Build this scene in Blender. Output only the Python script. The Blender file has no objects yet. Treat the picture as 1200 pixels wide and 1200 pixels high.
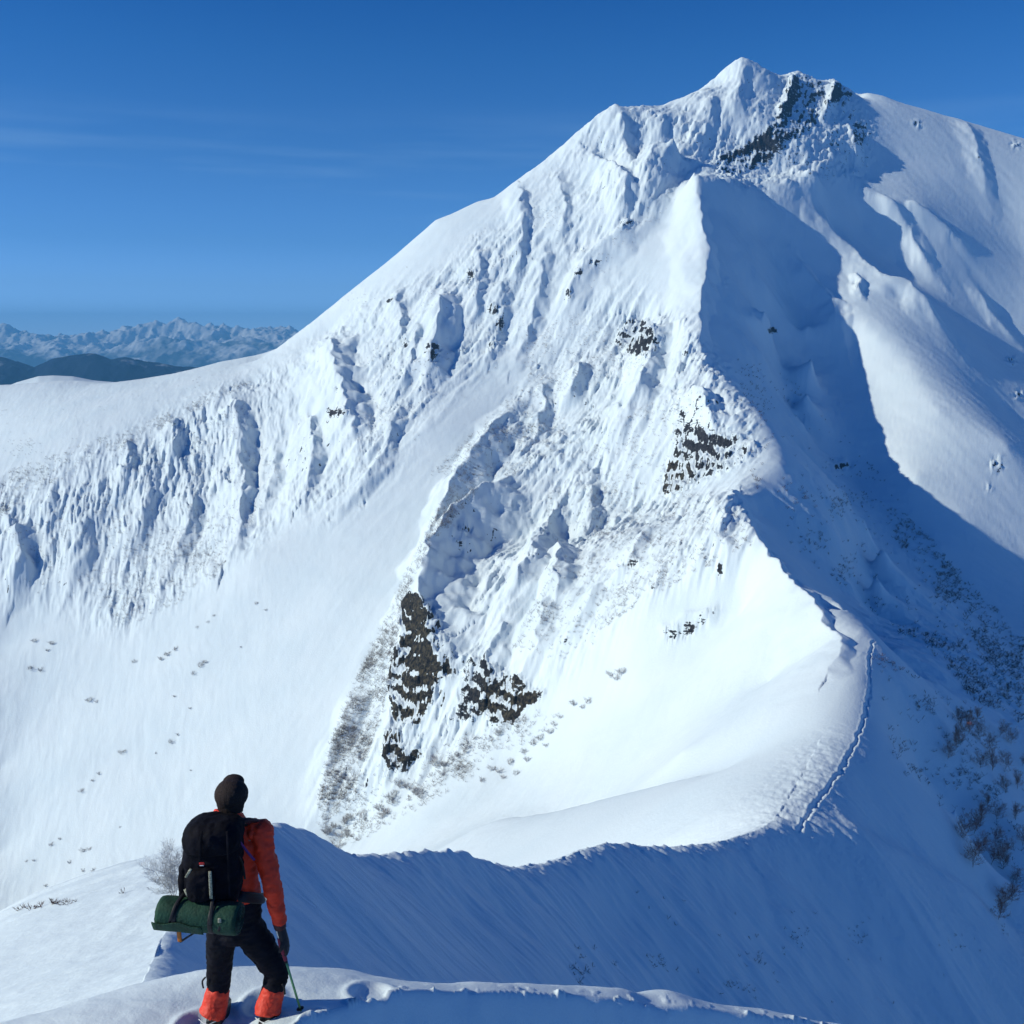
import bpy, bmesh, math, random, time, os
import numpy as np
from mathutils import Vector, Matrix
T0=time.time()
SC=float(os.environ.get('TSCALE','1'))     # mesh density, 1 = full
R=math.radians
# ------------------------------------------------------------------ camera maths
F=1200.0; TH=math.atan(200/F); CT,ST=math.cos(TH),math.sin(TH)
def ray(u,v):
    y=F*CT+(600-v)*ST; z=-F*ST+(600-v)*CT
    return (u-600)/y, z/y
def P(u,v,Y):
    a,b=ray(u,v); return (a*Y,Y,b*Y)
def project(x,y,z):
    f=y*CT-z*ST; w=y*ST+z*CT
    return 600+F*x/f, 600-F*w/f
# ------------------------------------------------------------------ noise
def _h(ix,iy,s):
    n=(ix.astype(np.int64)*374761393+iy.astype(np.int64)*668265263+s*982451653)&0xffffffff
    n=((n^(n>>13))*1274126177)&0xffffffff
    n=(n^(n>>16))
    return n
def perlin(x,y,s=0):
    x=np.asarray(x,dtype=np.float32); y=np.asarray(y,dtype=np.float32)
    x0=np.floor(x); y0=np.floor(y); fx=x-x0; fy=y-y0
    ix=x0.astype(np.int64); iy=y0.astype(np.int64)
    def g(dx,dy):
        a=_h(ix+dx,iy+dy,s).astype(np.float32)*np.float32(2*math.pi/4294967296.0)
        return np.cos(a)*(fx-dx)+np.sin(a)*(fy-dy)
    ux=fx*fx*fx*(fx*(fx*6-15)+10); uy=fy*fy*fy*(fy*(fy*6-15)+10)
    a=g(0,0); b=g(1,0); c=g(0,1); d=g(1,1)
    p=a+(b-a)*ux; q=c+(d-c)*ux
    return (p+(q-p)*uy)*1.5
def fbm(x,y,o=4,s=0,g=.5):
    r=0; a=1; t=0
    for i in range(o):
        r=r+a*perlin(x,y,s+i*17); t+=a; a*=g; x=x*2.03+7.1; y=y*2.03-3.3
    return r/t
def ridged(x,y,o=4,s=0,g=.5):
    r=0; a=1; t=0
    for i in range(o):
        r=r+a*(1-2*np.abs(perlin(x,y,s+i*17))); t+=a; a*=g; x=x*2.03+5.7; y=y*2.03-1.9
    return r/t
def sm(a,b,x):
    t=np.clip((x-a)/(b-a),0,1); return t*t*(3-2*t)
# ------------------------------------------------------------------ control network (pixel u, v, distance Y)
C1=[(310,967,40),(350,976,46),(400,1000,56),(440,1001,62),(490,998,70),(540,998,80),(590,1015,92),(640,1010,104),(700,991,120),(720,988,126),(780,992,140),(850,985,160),(905,962,182),
    (925,930,196),(945,895,214),(962,860,236),(966,820,262),(968,790,285),(985,745,325),(960,715,350),(940,690,375),(905,655,410),(880,620,450),(862,585,500),(870,571,520),(903,558,545),(916,545,560),(912,520,590),
    (895,490,620),(870,462,660),(835,438,700),(822,400,740),(818,370,780),(826,330,830),(830,290,870),(822,250,915),(815,205,960)]
C2=[(945,964,184),(967,925,200),(1005,868,233),(1021,810,272),(1024,750,322),(1005,722,352),(975,700,372)]
LINES=[C1,C2,
 # hump beside the hiker and its left flank
 [(310,967,40),(262,985,34),(225,1040,27),(198,1085,22.5),(180,1122,19),(168,1150,16),(140,1185,13)],
 [(190,1041,28),(150,1047,28.5),(100,1053,29),(50,1062,29.5),(0,1073,30),(-120,1100,31),(-300,1160,30)],
 [(100,1100,23),(0,1130,22),(-150,1190,20)],[(60,1160,16),(-60,1185,15)],
 # skyline
 [(-500,470,1100),(-200,462,1080),(0,452,1060),(90,446,1060),(140,449,1050),(200,440,1040),(240,430,1030),(262,423,1025),(290,419,1020),(306,423,1010),(340,396,1000),(370,377,990),(400,352,995),(440,320,1005),(475,290,1020),(510,258,1040),(545,243,1050),(560,236,1055),(580,232,1060),(600,216,1065),(640,190,1080),(690,147,1095),(705,135,1100),(722,124,1105),(755,126,1120),(775,127,1130),(800,116,1150),(825,108,1170),(845,99,1190),(858,78,1205),(870,66,1215),(885,76,1225),(900,87,1240),(920,90,1250),(932,83,1255),(950,90,1262),(965,98,1270),(978,94,1275),(1000,112,1285),(1006,118,1290),(1017,109,1295),(1035,112,1300),(1060,122,1310),(1100,133,1325),(1150,147,1345),(1200,163,1370),(1300,190,1400),(1500,230,1450)],
 # break between the smooth left shoulder and the fluted face
 [(-300,680,760),(-100,625,780),(0,590,800),(60,555,815),(100,532,830),(150,510,850),(200,489,870),(245,466,893),(280,455,905),(300,455,913),(340,420,940),(385,392,962)],
 [(-200,740,690),(0,680,722),(150,610,755),(300,545,800)],
 [(-200,820,620),(0,760,668),(150,690,690),(270,640,700)],
 [(-250,980,520),(0,900,575),(150,900,540),(300,800,560),(400,700,596)],
 [(0,1000,518),(150,1000,480),(250,960,480)],[(0,1100,450),(-250,1100,430),(200,1090,420)],
 [(300,650,660),(440,560,700),(500,500,740),(600,400,850),(700,300,915),(760,220,972),(790,165,1030)],
 [(450,430,835),(520,350,905),(600,290,955)],[(650,500,742),(700,430,784),(750,380,822),(755,450,741)],
 [(650,250,985),(700,200,1040),(800,170,1070),(780,300,881)],
 # foot of the buttress and the smooth near flank
 [(372,940,470),(470,905,458),(570,850,452),(660,790,442),(760,705,430),(850,655,424)],
 [(430,1000,415),(400,985,452),(500,960,410),(600,900,423),(750,800,402),(870,720,403)],
 [(600,1000,332),(700,950,305),(850,900,250),(500,995,376)],[(900,800,330),(800,880,290)],
 [(560,780,482),(600,700,525),(560,640,615)],[(650,640,600),(750,600,600),(830,600,520)],
 # right flank of the ridge down to the gully
 [(1250,705,630),(1195,690,620),(1100,640,645),(1040,605,680),(1000,562,730),(973,492,785),(948,425,862),(932,352,928),(890,275,965)],
 
 [(1019,722,500),(1021,642,600),(982,570,700),(922,468,800),(905,400,870)],
 [(1100,800,350),(1180,860,350)],[(1050,760,388),(1100,755,448),(1150,765,492),(1200,770,530)],
 [(1080,900,275),(1150,940,275),(1200,980,268)],[(1110,990,245),(1200,1060,245)],[(700,1190,85),(950,1170,122)],
 [(945,964,186),(1000,968,192),(1050,997,200),(1120,1034,209),(1180,1087,216)],
 # opposite slope right of the gully, spurs below the rock summit
 [(1260,670,665),(1200,645,668),(1130,603,682),(1075,560,708),(1055,530,740),(1026,450,824),(1000,405,872)],
 [(1180,520,745),(1100,480,772),(1060,420,838),(1000,370,892),(975,320,960)],
 [(815,205,960),(838,207,970),(860,213,985),(895,227,1015),(925,214,1038),(950,207,1055),(958,212,1058),(963,233,1052),(973,267,1038),(1000,290,1020),(1033,320,985),(1067,331,965),(1093,360,935),(1117,400,905),(1150,440,870),(1180,480,840),(1230,530,800)],
 [(1000,232,1085),(1010,262,1070),(1050,310,1040),(1100,350,1000),(1150,400,960),(1250,480,900)],
 [(1020,226,1097),(1048,240,1088),(1066,270,1075),(1085,305,1045)],
 [(1060,232,1107),(1085,245,1100),(1112,268,1095),(1125,278,1088)],
 [(1140,320,1060),(1170,370,1030),(1230,430,990)],
 [(1200,300,1120),(1180,240,1180),(1120,200,1195),(1050,180,1190),(1000,200,1135)],
 [(850,150,1105),(900,150,1110),(950,160,1135),(1000,170,1155)],[(860,110,1160),(900,115,1168),(950,125,1195),(1000,135,1215)],[(840,195,1052),(900,205,1068),(960,195,1090)],
]
WORLD=[]   # direct world points (x, y, z)
def wl(pts,n=4):
    for a,b in zip(pts[:-1],pts[1:]):
        for k in range(n):
            t=k/n; WORLD.append(tuple(a[i]*(1-t)+b[i]*t for i in range(3)))
    WORLD.append(tuple(pts[-1]))
wl([(-700,900,-330),(-650,600,-400),(-420,300,-330),(-260,150,-290)])
wl([(-160,220,-240),(-110,120,-150),(-70,60,-90)])
wl([(-38,75,-72),(-30,110,-80),(10,160,-105)],3)
wl([(-1500,1300,-350),(-1200,1700,-500),(-600,1600,-400),(0,1700,-350),(500,1900,-300),(1200,1900,-200)])
wl([(-500,1250,-150),(-150,1250,-100),(100,1350,50),(350,1500,200),(600,1600,200)])
wl([(260,60,-260),(330,150,-270),(400,280,-260),(450,450,-230)])
wl([(110,40,-140),(180,110,-190),(240,200,-200),(290,330,-200)])
wl([(700,500,-300),(900,800,-100),(1100,1200,50)])
wl([(30,10,-45),(60,25,-80)],2); wl([(-30,8,-20),(-70,20,-60)],2)
def flank(line,side,ds,slope):     # points off a crest, to one side, lower
    Q=[np.array(P(*p)) for p in line]
    for i in range(0,len(Q)-1):
        a,b=Q[i],Q[i+1]; m=(a+b)/2; d=(b-a)[:2]; d=d/np.hypot(*d); nrm=np.array([d[1],-d[0]])*side
        for k in ds:
            r=k*m[1]; WORLD.append((m[0]+nrm[0]*r,m[1]+nrm[1]*r,m[2]-slope*r))
flank(C1[8:13],-1,(.08,.3),.8)
flank(C1[8:13],1,(.06,.2),.85)
flank(C2[1:6],1,(.03,.09,.17),.92)
flank(C1[19:],1,(.02,.06,.1),.88)
def build_controls():
    pts=[]
    for L in LINES:
        Q=[P(*p) for p in L]
        for a,b in zip(Q[:-1],Q[1:]):
            d=math.dist(a[:2],b[:2]); st=max(1.2,.016*(a[1]+b[1])/2); n=max(1,int(d/st))
            for k in range(n):
                t=k/n; pts.append([a[i]*(1-t)+b[i]*t for i in range(3)])
        pts.append(list(Q[-1]))
    pts+= [list(w) for w in WORLD]
    out=[]
    for p in pts:                      # drop near duplicates
        m=max(.5,.006*p[1])
        if all(abs(p[0]-q[0])+abs(p[1]-q[1])>m for q in out): out.append(p)
    return np.array(out)
CP=build_controls()
SX=100.0
def _phi(d2): return np.sqrt(d2+1e-9)
def solve():
    n=len(CP); X=CP[:,:2]/SX
    d2=((X[:,None]-X[None])**2).sum(-1)
    A=np.zeros((n+3,n+3)); A[:n,:n]=_phi(d2); A[:n,n]=1; A[:n,n+1:]=X; A[n,:n]=1; A[n+1:,:n]=X.T
    A[:n,:n]-=np.eye(n)*1e-5*(1+CP[:,1]/150)[:,None]      # slight smoothing
    b=np.zeros(n+3); b[:n]=CP[:,2]
    return np.linalg.solve(A,b)
W=solve()
def base(x,y):
    x=np.asarray(x,float); sh=x.shape; q=np.stack([x.ravel(),np.asarray(y,float).ravel()],1)/SX
    out=np.empty(len(q)); C=(CP[:,:2]/SX); n=len(C); c2=(C**2).sum(1)
    CT_=C.T.astype(np.float64); w=W[:n]
    for i in range(0,len(q),20000):
        k=q[i:i+20000]
        d2=(k**2).sum(1)[:,None]+c2[None]-2*k@CT_
        np.maximum(d2,1e-9,out=d2); np.sqrt(d2,out=d2)
        out[i:i+20000]=d2@w+W[n]+k@W[n+1:]
    return out.reshape(sh)
NEAR=[(120,1200,11),(140,1180,13),(168,1150,16),(180,1122,19),(198,1085,22.5),(225,1035,27),(262,985,34),(310,967,40),(350,976,46),(400,1000,56),(440,1001,62),(490,998,70),(540,998,80),(590,1015,92),(640,1010,104),(700,991,120),(720,988,126),(780,992,140),(850,985,160),(905,962,182),(925,930,196),(945,895,214),(962,860,236),(966,820,262)]
SPUR=[(905,963,182),(945,965,186),(1000,968,192),(1050,997,200),(1120,1034,209),(1180,1087,216),(1250,1150,222),(1320,1230,228)]
def spline(L,n=5):
    Q=[np.array(P(*p)) for p in L]; Q=[2*Q[0]-Q[1]]+Q+[2*Q[-1]-Q[-2]]; out=[]
    for i in range(1,len(Q)-2):
        a,b,c,d=Q[i-1:i+3]
        for k in range(n):
            t=k/n; out.append(.5*((2*b)+(-a+c)*t+(2*a-5*b+4*c-d)*t*t+(-a+3*b-3*c+d)*t**3))
    out.append(Q[-2]); return out
def line_field(L,x,y,prof):
    best=np.full(x.shape,1e9); dd=np.zeros(x.shape); zz=np.zeros(x.shape)
    Q=spline(L,3)
    for a,b in zip(Q[:-1],Q[1:]):
        ux,uy=b[0]-a[0],b[1]-a[1]; l2=ux*ux+uy*uy
        t=np.clip(((x-a[0])*ux+(y-a[1])*uy)/l2,0,1)
        ex=x-a[0]-t*ux; ey=y-a[1]-t*uy; d=np.hypot(ex,ey); m=d<best
        best=np.where(m,d,best)
        cr=(ex*uy-ey*ux)
        dd=np.where(m,np.sign(cr)*d,dd); zz=np.where(m,a[2]+t*(b[2]-a[2]),zz)
    return zz,dd
def near(x,y):
    z,d=line_field(NEAR,x,y,None)
    r=np.clip(.02*y,.35,3.2)*(1+1.1*perlin(x/30+3,y/22,92))+.8*perlin(x/6,y/6,91)*np.clip(y/60,.2,1)
    r=np.abs(r)+.15
    right=.98*(np.sqrt(np.maximum(d,0)**2+r*r)-r)
    dl=np.maximum(-d,0); L0=8*sm(60,34,y)+1.2
    left=.27*dl+.63*.5*((dl-L0)+np.sqrt((dl-L0)**2+6))-.63*.5*(-L0+np.sqrt(L0**2+6))
    h=z-np.where(d>0,right,left)
    return h
def surf(x,y,b=None):
    x=np.asarray(x,float); y=np.asarray(y,float)
    if b is None: b=base(x,y)
    w=sm(200,172,y)
    i=w>0; out=np.array(b,float)
    if i.any():
        n=near(x[i],y[i]); out[i]=out[i]*(1-w[i])+n*w[i]
    i=(y>140)&(y<330)&(x>30)
    if i.any():
        z2,d2=line_field(SPUR,x[i],y[i],None)
        h=out[i]; h2=z2-1.0*(np.sqrt(d2*d2+16)-4); k=2.0; m=np.maximum(h,h2)
        f=sm(42,62,x[i])*sm(140,165,y[i])*sm(330,290,y[i]); out[i]=h+f*(m+k*np.log(np.exp((h-m)/k)+np.exp((h2-m)/k))-k*.3-h)
    return out
def cast(u,v,off=0.0,ymin=15,ymax=1500):
    a,b=ray(u,v); ys=np.geomspace(ymin,ymax,700)
    h=surf(a*ys,ys)+off-b*ys
    i=np.argmax(h>0)
    if h[i]<=0: i=len(ys)-1
    if i>0:
        t=-h[i-1]/(h[i]-h[i-1]+1e-9); y=ys[i-1]+t*(ys[i]-ys[i-1])
    else: y=ys[0]
    return a*y,y
print('controls',len(CP),time.time()-T0)
# ------------------------------------------------------------------ terrain grid
sc=bpy.context.scene; col=sc.collection
def up(a,n,ax):     # linear upsample of a by n along an axis
    a=np.moveaxis(a,ax,0); m=(a.shape[0]-1)*n+1; p=np.arange(m)/n; i=np.minimum(p.astype(int),a.shape[0]-2); f=(p-i)
    f=f.reshape((-1,)+(1,)*(a.ndim-1)); return np.moveaxis(a[i]*(1-f)+a[i+1]*f,0,ax)
NU=2
nt=int(1300*SC/NU); nr=int(1900*SC/NU)
tc=np.concatenate([-np.linspace(1.5,.575,12)[:-1],np.linspace(-.565,.565,nt),np.linspace(.575,1.5,12)[1:]])
yc=12*np.exp(np.linspace(0,math.log(1750/12),nr))
TC,YC=np.meshgrid(tc,yc)
Hc=base(TC*YC,YC)
T=up(up(TC,NU,0),NU,1); Y=up(up(YC,NU,0),NU,1); H=up(up(Hc,NU,0),NU,1); X=T*Y
H=surf(X,Y,H)
print('base',X.shape,time.time()-T0)
# ------------------------------------------------------------------ relief features: crest lines (u,v), height m, width left m, width right m
RIBS=[
 ([(385,393),(392,430),(408,480),(420,520)],20,30,22),
 ([(462,340),(470,375),(468,400)],6,16,8),
 ([(520,338),(515,370),(505,410),(497,450)],16,26,18),
 ([(608,214),(613,250),(610,300),(600,335)],8,26,9),
 ([(726,126),(732,160),(738,188)],12,26,11),
 ([(690,175),(712,190),(735,208),(730,235),(722,262)],13,26,12),
 ([(655,205),(662,240),(655,290)],6,20,9),
 ([(560,290),(562,330),(552,380)],6,20,10),
 ([(590,320),(588,370),(575,420)],6,20,9),
 ([(640,280),(634,330),(622,380),(600,430)],7,22,10),
 ([(780,130),(775,165),(755,215)],6,20,9),
 ([(835,108),(832,140),(815,185)],7,22,10),
 ([(870,68),(868,100),(858,140)],7,20,12),
 ([(272,458),(281,500),(285,560),(282,610),(265,650)],14,30,14),
 ([(18,612),(24,650),(15,692)],14,24,15),
 ([(98,608),(94,650),(80,692)],7,20,12),
 ([(60,570),(58,610),(50,650)],5,16,9),
 ([(146,512),(152,540),(146,575)],6,16,9),
 ([(200,492),(206,520),(200,550)],6,16,9),
 ([(180,545),(170,600),(150,655)],6,20,10),
 ([(236,555),(220,615),(196,672)],7,22,11),
 ([(325,500),(318,560),(298,622)],6,20,10),
 ([(362,485),(369,530),(352,580)],12,24,12),
 ([(470,478),(450,530),(430,560),(400,592)],7,18,9),
 ([(492,375),(482,425),(462,475)],8,20,12),
 ([(745,255),(715,280),(690,300),(668,335),(655,375)],10,14,22),
 ([(600,470),(560,520),(530,560),(508,620),(482,690),(462,760),(456,830),(450,905)],15,16,20),
 ([(600,545),(560,575),(530,600),(500,645),(490,690),(500,740),(525,790)],27,20,31),
 ([(655,585),(640,620),(622,655),(600,690),(580,730)],13,16,15),
 ([(690,555),(694,600),(688,630)],7,18,8),
 ([(655,640),(650,680),(652,705)],11,14,13),
 ([(770,374),(763,410),(747,450),(730,495)],18,26,17),
 ([(683,425),(673,450),(660,482)],12,18,12),
 ([(632,448),(640,478),(624,508)],7,15,11),
 ([(728,472),(726,505),(714,532)],7,15,11),
 ([(812,455),(828,476),(842,505)],13,16,14),
 ([(868,573),(852,602),(846,650),(838,685)],6,13,9),
 ([(590,728),(572,780),(566,842)],7,13,9),
 ([(645,700),(625,760),(600,822)],7,14,9),
 ([(705,680),(682,722),(650,772)],6,13,8),
 ([(765,620),(735,660),(700,692)],6,14,8),
 ([(500,770),(516,800),(512,845)],7,14,13),
 ([(420,800),(395,860),(372,930)],5,10,14),
 ([(958,212),(963,233),(973,267),(1000,290),(1033,320),(1067,331),(1093,360),(1117,400)],9,30,14),
 ([(1022,228),(1048,240),(1066,268),(1082,300),(1096,322)],7,12,18),
 ([(1060,233),(1085,245),(1110,265),(1126,279)],7,15,11),
 ([(1140,330),(1165,370),(1195,402)],6,15,12),
 ([(1004,318),(1008,346)],6,8,6),
 ([(925,290),(950,320),(975,350),(985,385),(992,408)],8,20,11),
 ([(868,368),(890,378),(912,398)],5,10,7),
 ([(815,207),(822,250),(830,290),(826,330),(818,370),(822,400),(835,438)],8,32,9),
 ([(868,572),(862,587),(880,620),(905,655),(940,690),(960,715),(985,745),(970,785)],4,14,5),
 ([(1130,140),(1150,190),(1160,240)],5,24,16),
 ([(852,708),(820,722),(782,742)],2.5,5,3.5),
 ([(932,84),(925,110),(912,140)],9,9,7),
 ([(980,94),(975,114),(960,138)],9,8,7),
 ([(1000,150),(1004,175),(1002,200)],6,10,8),
]
def castmany(uv,off,ymin=200,n=420):
    uv=np.array(uv,float); off=np.asarray(off,float)
    a,b=ray(uv[:,0],uv[:,1]); ys=np.geomspace(ymin,1500,n)
    XX=a[:,None]*ys[None]; YY=np.broadcast_to(ys[None],XX.shape)
    h=surf(XX,YY)+off[:,None]-b[:,None]*ys[None]
    i=np.argmax(h>0,axis=1); i=np.where(h[np.arange(len(i)),i]>0,i,n-1); i=np.maximum(i,1); r=np.arange(len(i))
    t=np.clip(-h[r,i-1]/(h[r,i]-h[r,i-1]+1e-9),0,1)
    y=ys[i-1]+t*(ys[i]-ys[i-1]); return a*y,y
def chain(L,x,y,pad):            # arc position 0..1, signed distance (+ is towards +x), only near the line
    L=np.array(L); best=np.full(x.shape,1e9,np.float32); dd=np.zeros(x.shape,np.float32); ss=np.zeros(x.shape,np.float32)
    seg=np.hypot(*(L[1:]-L[:-1]).T); tot=seg.sum(); acc=0
    dirn=L[-1]-L[0]; flip=-1 if dirn[1]<0 else 1
    for k in range(len(L)-1):
        a=L[k]; u=L[k+1]-a; l2=(u**2).sum()+1e-9
        t=np.clip(((x-a[0])*u[0]+(y-a[1])*u[1])/l2,0,1)
        ex=x-a[0]-t*u[0]; ey=y-a[1]-t*u[1]; d=np.hypot(ex,ey); m=d<best
        best=np.where(m,d,best); dd=np.where(m,np.sign(ex*u[1]-ey*u[0])*d*flip,dd); ss=np.where(m,(acc+t*seg[k])/tot,ss); acc+=seg[k]
    return ss,dd
X32=X.astype(np.float32); Y32=Y.astype(np.float32)
D=np.zeros_like(X32); SMO=np.zeros_like(X32)
yrow=Y32[:,0]; trow=(X32/Y32)[0]
pts=[p for r in RIBS for p in r[0]]; offs=[]
for r in RIBS:
    n=len(r[0])
    for k in range(n): offs.append(r[1]*(.55 if k in (0,n-1) else .9))
px,py=castmany(pts,offs); k=0
for L,A,WL,WR in RIBS:
    n=len(L); Q=np.stack([px[k:k+n],py[k:k+n]],1); k+=n
    # smooth the polyline a little
    pad=max(WL,WR)*1.7
    y0,y1=Q[:,1].min()-pad,Q[:,1].max()+pad
    t0=(Q[:,0].min()-pad)/ (y0 if Q[:,0].min()-pad<0 else y1); t1=(Q[:,0].max()+pad)/(y0 if Q[:,0].max()+pad>0 else y1)
    i0,i1=np.searchsorted(yrow,[y0,y1]); j0,j1=np.searchsorted(trow,[t0,t1])
    if i1<=i0 or j1<=j0: continue
    xs=X32[i0:i1,j0:j1]; ys=Y32[i0:i1,j0:j1]
    wx=xs+perlin(xs/13,ys/13,k)*3.2+perlin(xs/5,ys/5,k+3)*1.0; wy=ys+perlin(xs/13,ys/13,k+9)*3.2
    s,d=chain(Q,wx,wy,pad)
    wl=WL*(1+.35*perlin(xs/22,ys/22,k+40)); wr=WR*(1+.3*perlin(xs/18,ys/18,k+60))
    p=np.where(d<0,np.clip(1+d/wl,0,1)**1.25,np.clip(1-d/wr,0,1)**1.05)
    end=sm(-.02,.22,s)*sm(1.02,.72,s)
    SMO[i0:i1,j0:j1]=np.maximum(SMO[i0:i1,j0:j1],end*sm(-2,1,d)*sm(1.1,.85,d/wr)*min(1,A/14))
    D[i0:i1,j0:j1]=np.maximum(D[i0:i1,j0:j1],A*p*(.25+.75*end)*sm(pad,pad*.5,np.abs(d)))+.35*np.minimum(D[i0:i1,j0:j1],A*p*end)
print('ribs',time.time()-T0)
# ------------------------------------------------------------------ soft masks, drawn as outlines on the photograph's frame
def inpoly(poly,U,V):
    c=np.zeros(U.shape,bool); n=len(poly)
    for i in range(n):
        x1,y1=poly[i]; x2,y2=poly[(i+1)%n]
        if y1==y2: continue
        c^=((y1>V)!=(y2>V))&(U<(x2-x1)*(V-y1)/(y2-y1)+x1)
    return c
GU,GV=np.meshgrid(np.arange(-100,1302,2.0),np.arange(-50,1302,2.0))
def blur(a,r):
    for ax in (0,1):
        for _ in range(2):
            p=np.pad(a,[(r+1,r) if i==ax else (0,0) for i in (0,1)],mode='edge'); c=np.cumsum(p,axis=ax)
            a=(c[2*r+1:]-c[:-2*r-1])/(2*r+1) if ax==0 else (c[:,2*r+1:]-c[:,:-2*r-1])/(2*r+1)
    return a
def mask(polys,r,val=1.0):
    m=np.zeros(GU.shape)
    for p in polys:
        w=1.0
        if isinstance(p,tuple) and len(p)==2 and not isinstance(p[0],tuple): w,p=p
        if len(p[0])==4:
            for (u,v,a,b) in p: m=np.maximum(m,w*np.clip(1.6-((GU-u)/a)**2-((GV-v)/b)**2,0,1))
        else: m=np.maximum(m,w*inpoly(p,GU,GV))
    return blur(m,r) if r else m
def samp(m,u,v):
    i=np.clip((v+50)/2,0,m.shape[0]-1.001); j=np.clip((u+100)/2,0,m.shape[1]-1.001)
    i0=i.astype(int); j0=j.astype(int); fi=i-i0; fj=j-j0
    return (m[i0,j0]*(1-fi)*(1-fj)+m[i0+1,j0]*fi*(1-fj)+m[i0,j0+1]*(1-fi)*fj+m[i0+1,j0+1]*fi*fj).astype(np.float32)
ROUGH=[[(-140,605),(60,557),(150,513),(250,468),(300,452),(385,391),(440,345),(500,330),(560,290),(600,240),(690,150),(730,128),(800,118),(870,70),(920,90),(1000,110),(1030,200),(900,225),(820,200),(790,225),(740,270),(700,310),(650,370),(560,440),(500,490),(470,540),(400,610),(330,600),(300,640),(200,700),(130,740),(60,700),(-140,715)],
 [(700,315),(740,340),(790,360),(830,400),(860,440),(890,530),(780,585),(870,575),(890,640),(850,680),(760,705),(660,800),(570,862),(470,925),(380,960),(368,925),(420,820),(470,720),(500,640),(530,560),(600,470),(640,400)]]
SCRUBM=[[(300,455),(385,395),(400,440),(350,520),(300,600)]]
U,V=project(X32,Y32,H+D); U=U.astype(np.float32); V=V.astype(np.float32)
far=sm(230,330,Y32)*sm(1460,1330,Y32)
rough=samp(mask(ROUGH,7),U,V)*far
right=sm(0,40,U-np.interp(V,[60,205,370,440,545,580,750,960],[1010,825,830,850,925,880,1010,955]))   # shaded flank side
def dirnoise(x,y,ux,uy,la,lb,s,o=3,kind='r'):
    l=math.hypot(ux,uy); ux/=l; uy/=l
    a=(x*uy-y*ux)/la; b=(x*ux+y*uy)/lb
    return ridged(a,b,o,s) if kind=='r' else fbm(a,b,o,s)
idx=np.where(yrow>200)[0][0]
xs=X32[idx:]; ys=Y32[idx:]
wl_=sm(-60,-220,xs)
wx=xs+3.5*fbm(xs/30,ys/30,2,5); wy=ys+3.5*fbm(xs/30,ys/30,2,6)
nA=dirnoise(wx,wy,-.25,1,17,60,11,3)*1.0+ .38*dirnoise(wx,wy,-.3,1,5.5,34,12,2)
nB=dirnoise(wx,wy,.6,.8,16,58,21,3)*1.0+ .36*dirnoise(wx,wy,.55,.8,5.5,30,22,2)
n1=nA*wl_+nB*(1-wl_)
n2=fbm(xs/9,ys/9,4,31); n3=fbm(xs/2.6,ys/2.6,3,33)
fl=dirnoise(wx,wy,-.9,.43,7,34,41,3,'f')
amp=1-.35*sm(900,1100,ys)*0
rg=rough[idx:]; rt=right[idx:]; fr=far[idx:]
rg=rg*(.62+.85*sm(-.35,.45,fbm(xs/75,ys/75,2,320)))
rg=rg*(1-.85*blur(SMO[idx:].astype(float),2).astype(np.float32))
sk1=dirnoise(wx+1.5*n3,wy,-.25,1,2.6,16,301,2)*wl_+dirnoise(wx,wy,.6,.8,2.4,13,302,2)*(1-wl_)
N=rg*(3.5*n1+1.5*n2+.6*n3+.85*sk1)+ (1-rg)*(.22*n2*(1-.7*sm(150,300,xs))+.05*n3+.30*sm(200,320,xs)*dirnoise(wx,wy,-.45,1,8,75,330,3,'f'))*fr + (1-rg)*(1-rt)*.30*fr*(nB*(1-wl_)+nA*wl_)
upr=sm(210,300,xs)
N+= rt*fr*((1.7-1.2*upr)*fl+(1.1-1.0*upr)*n2+(.25-.15*upr)*n3)*(.35+.65*sm(300,500,ys))
bigm=fbm(xs/90,ys/90,2,55)*3.0*fr*(1-.5*rt)
D[idx:]+=N*1.0+bigm*.6
print('noise',time.time()-T0)
# near ridge relief: wind ribs running down the shaded flank
xs=X32[:idx+200]; ys=Y32[:idx+200]; w=sm(260,200,ys)
_,dn=line_field(NEAR,xs,ys,None)
wv=dirnoise(xs,ys,-.75,.35,1.6,9,71,3,'f')*.36*np.clip(ys/90,.25,1.3)+fbm(xs/7,ys/7,3,72)*.45*np.clip(ys/90,.15,1)
fringe=np.exp(-np.abs(dn)/(3+.02*ys))*fbm(xs/2.2,ys/2.2,3,74)*.42*np.clip(ys/60,.3,1)
lw=dirnoise(xs,ys,.8,.3,.9,5,75,3,'f')*.05
D[:idx+200]+=w*np.where(dn>0,wv,lw+fbm(xs/6,ys/6,2,73)*.12)+w*fringe
# ski / boot tracks
def track(L,dep,wid,yrange,seed):
    n=len(L); Q=[np.array(P(*p))[:2] for p in L]
    i0,i1=np.searchsorted(yrow,[min(q[1] for q in Q)-3,max(q[1] for q in Q)+3])
    xs=X32[i0:i1]; ys=Y32[i0:i1]
    s,d=chain(Q,xs+.5*perlin(xs/4,ys/4,seed),ys+.3*perlin(xs/3,ys/3,seed+1),5)
    g=np.exp(-(d/wid)**2)*(.6+.6*np.abs(perlin(xs/.7,ys/.7,seed+2)))
    D[i0:i1]-=dep*g
    D[i0:i1]+=dep*.45*np.exp(-((np.abs(d)-1.9*wid)/(.8*wid))**2)*(.7+.5*perlin(xs/1.1,ys/1.1,seed+3))
TR1=[(935,978,181),(945,955,187),(962,930,198),(985,900,213),(1002,870,232),(1013,840,250),(1020,805,274),(1018,775,300),(1023,750,322)]
track(TR1,.38,.36,None,81)
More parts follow.
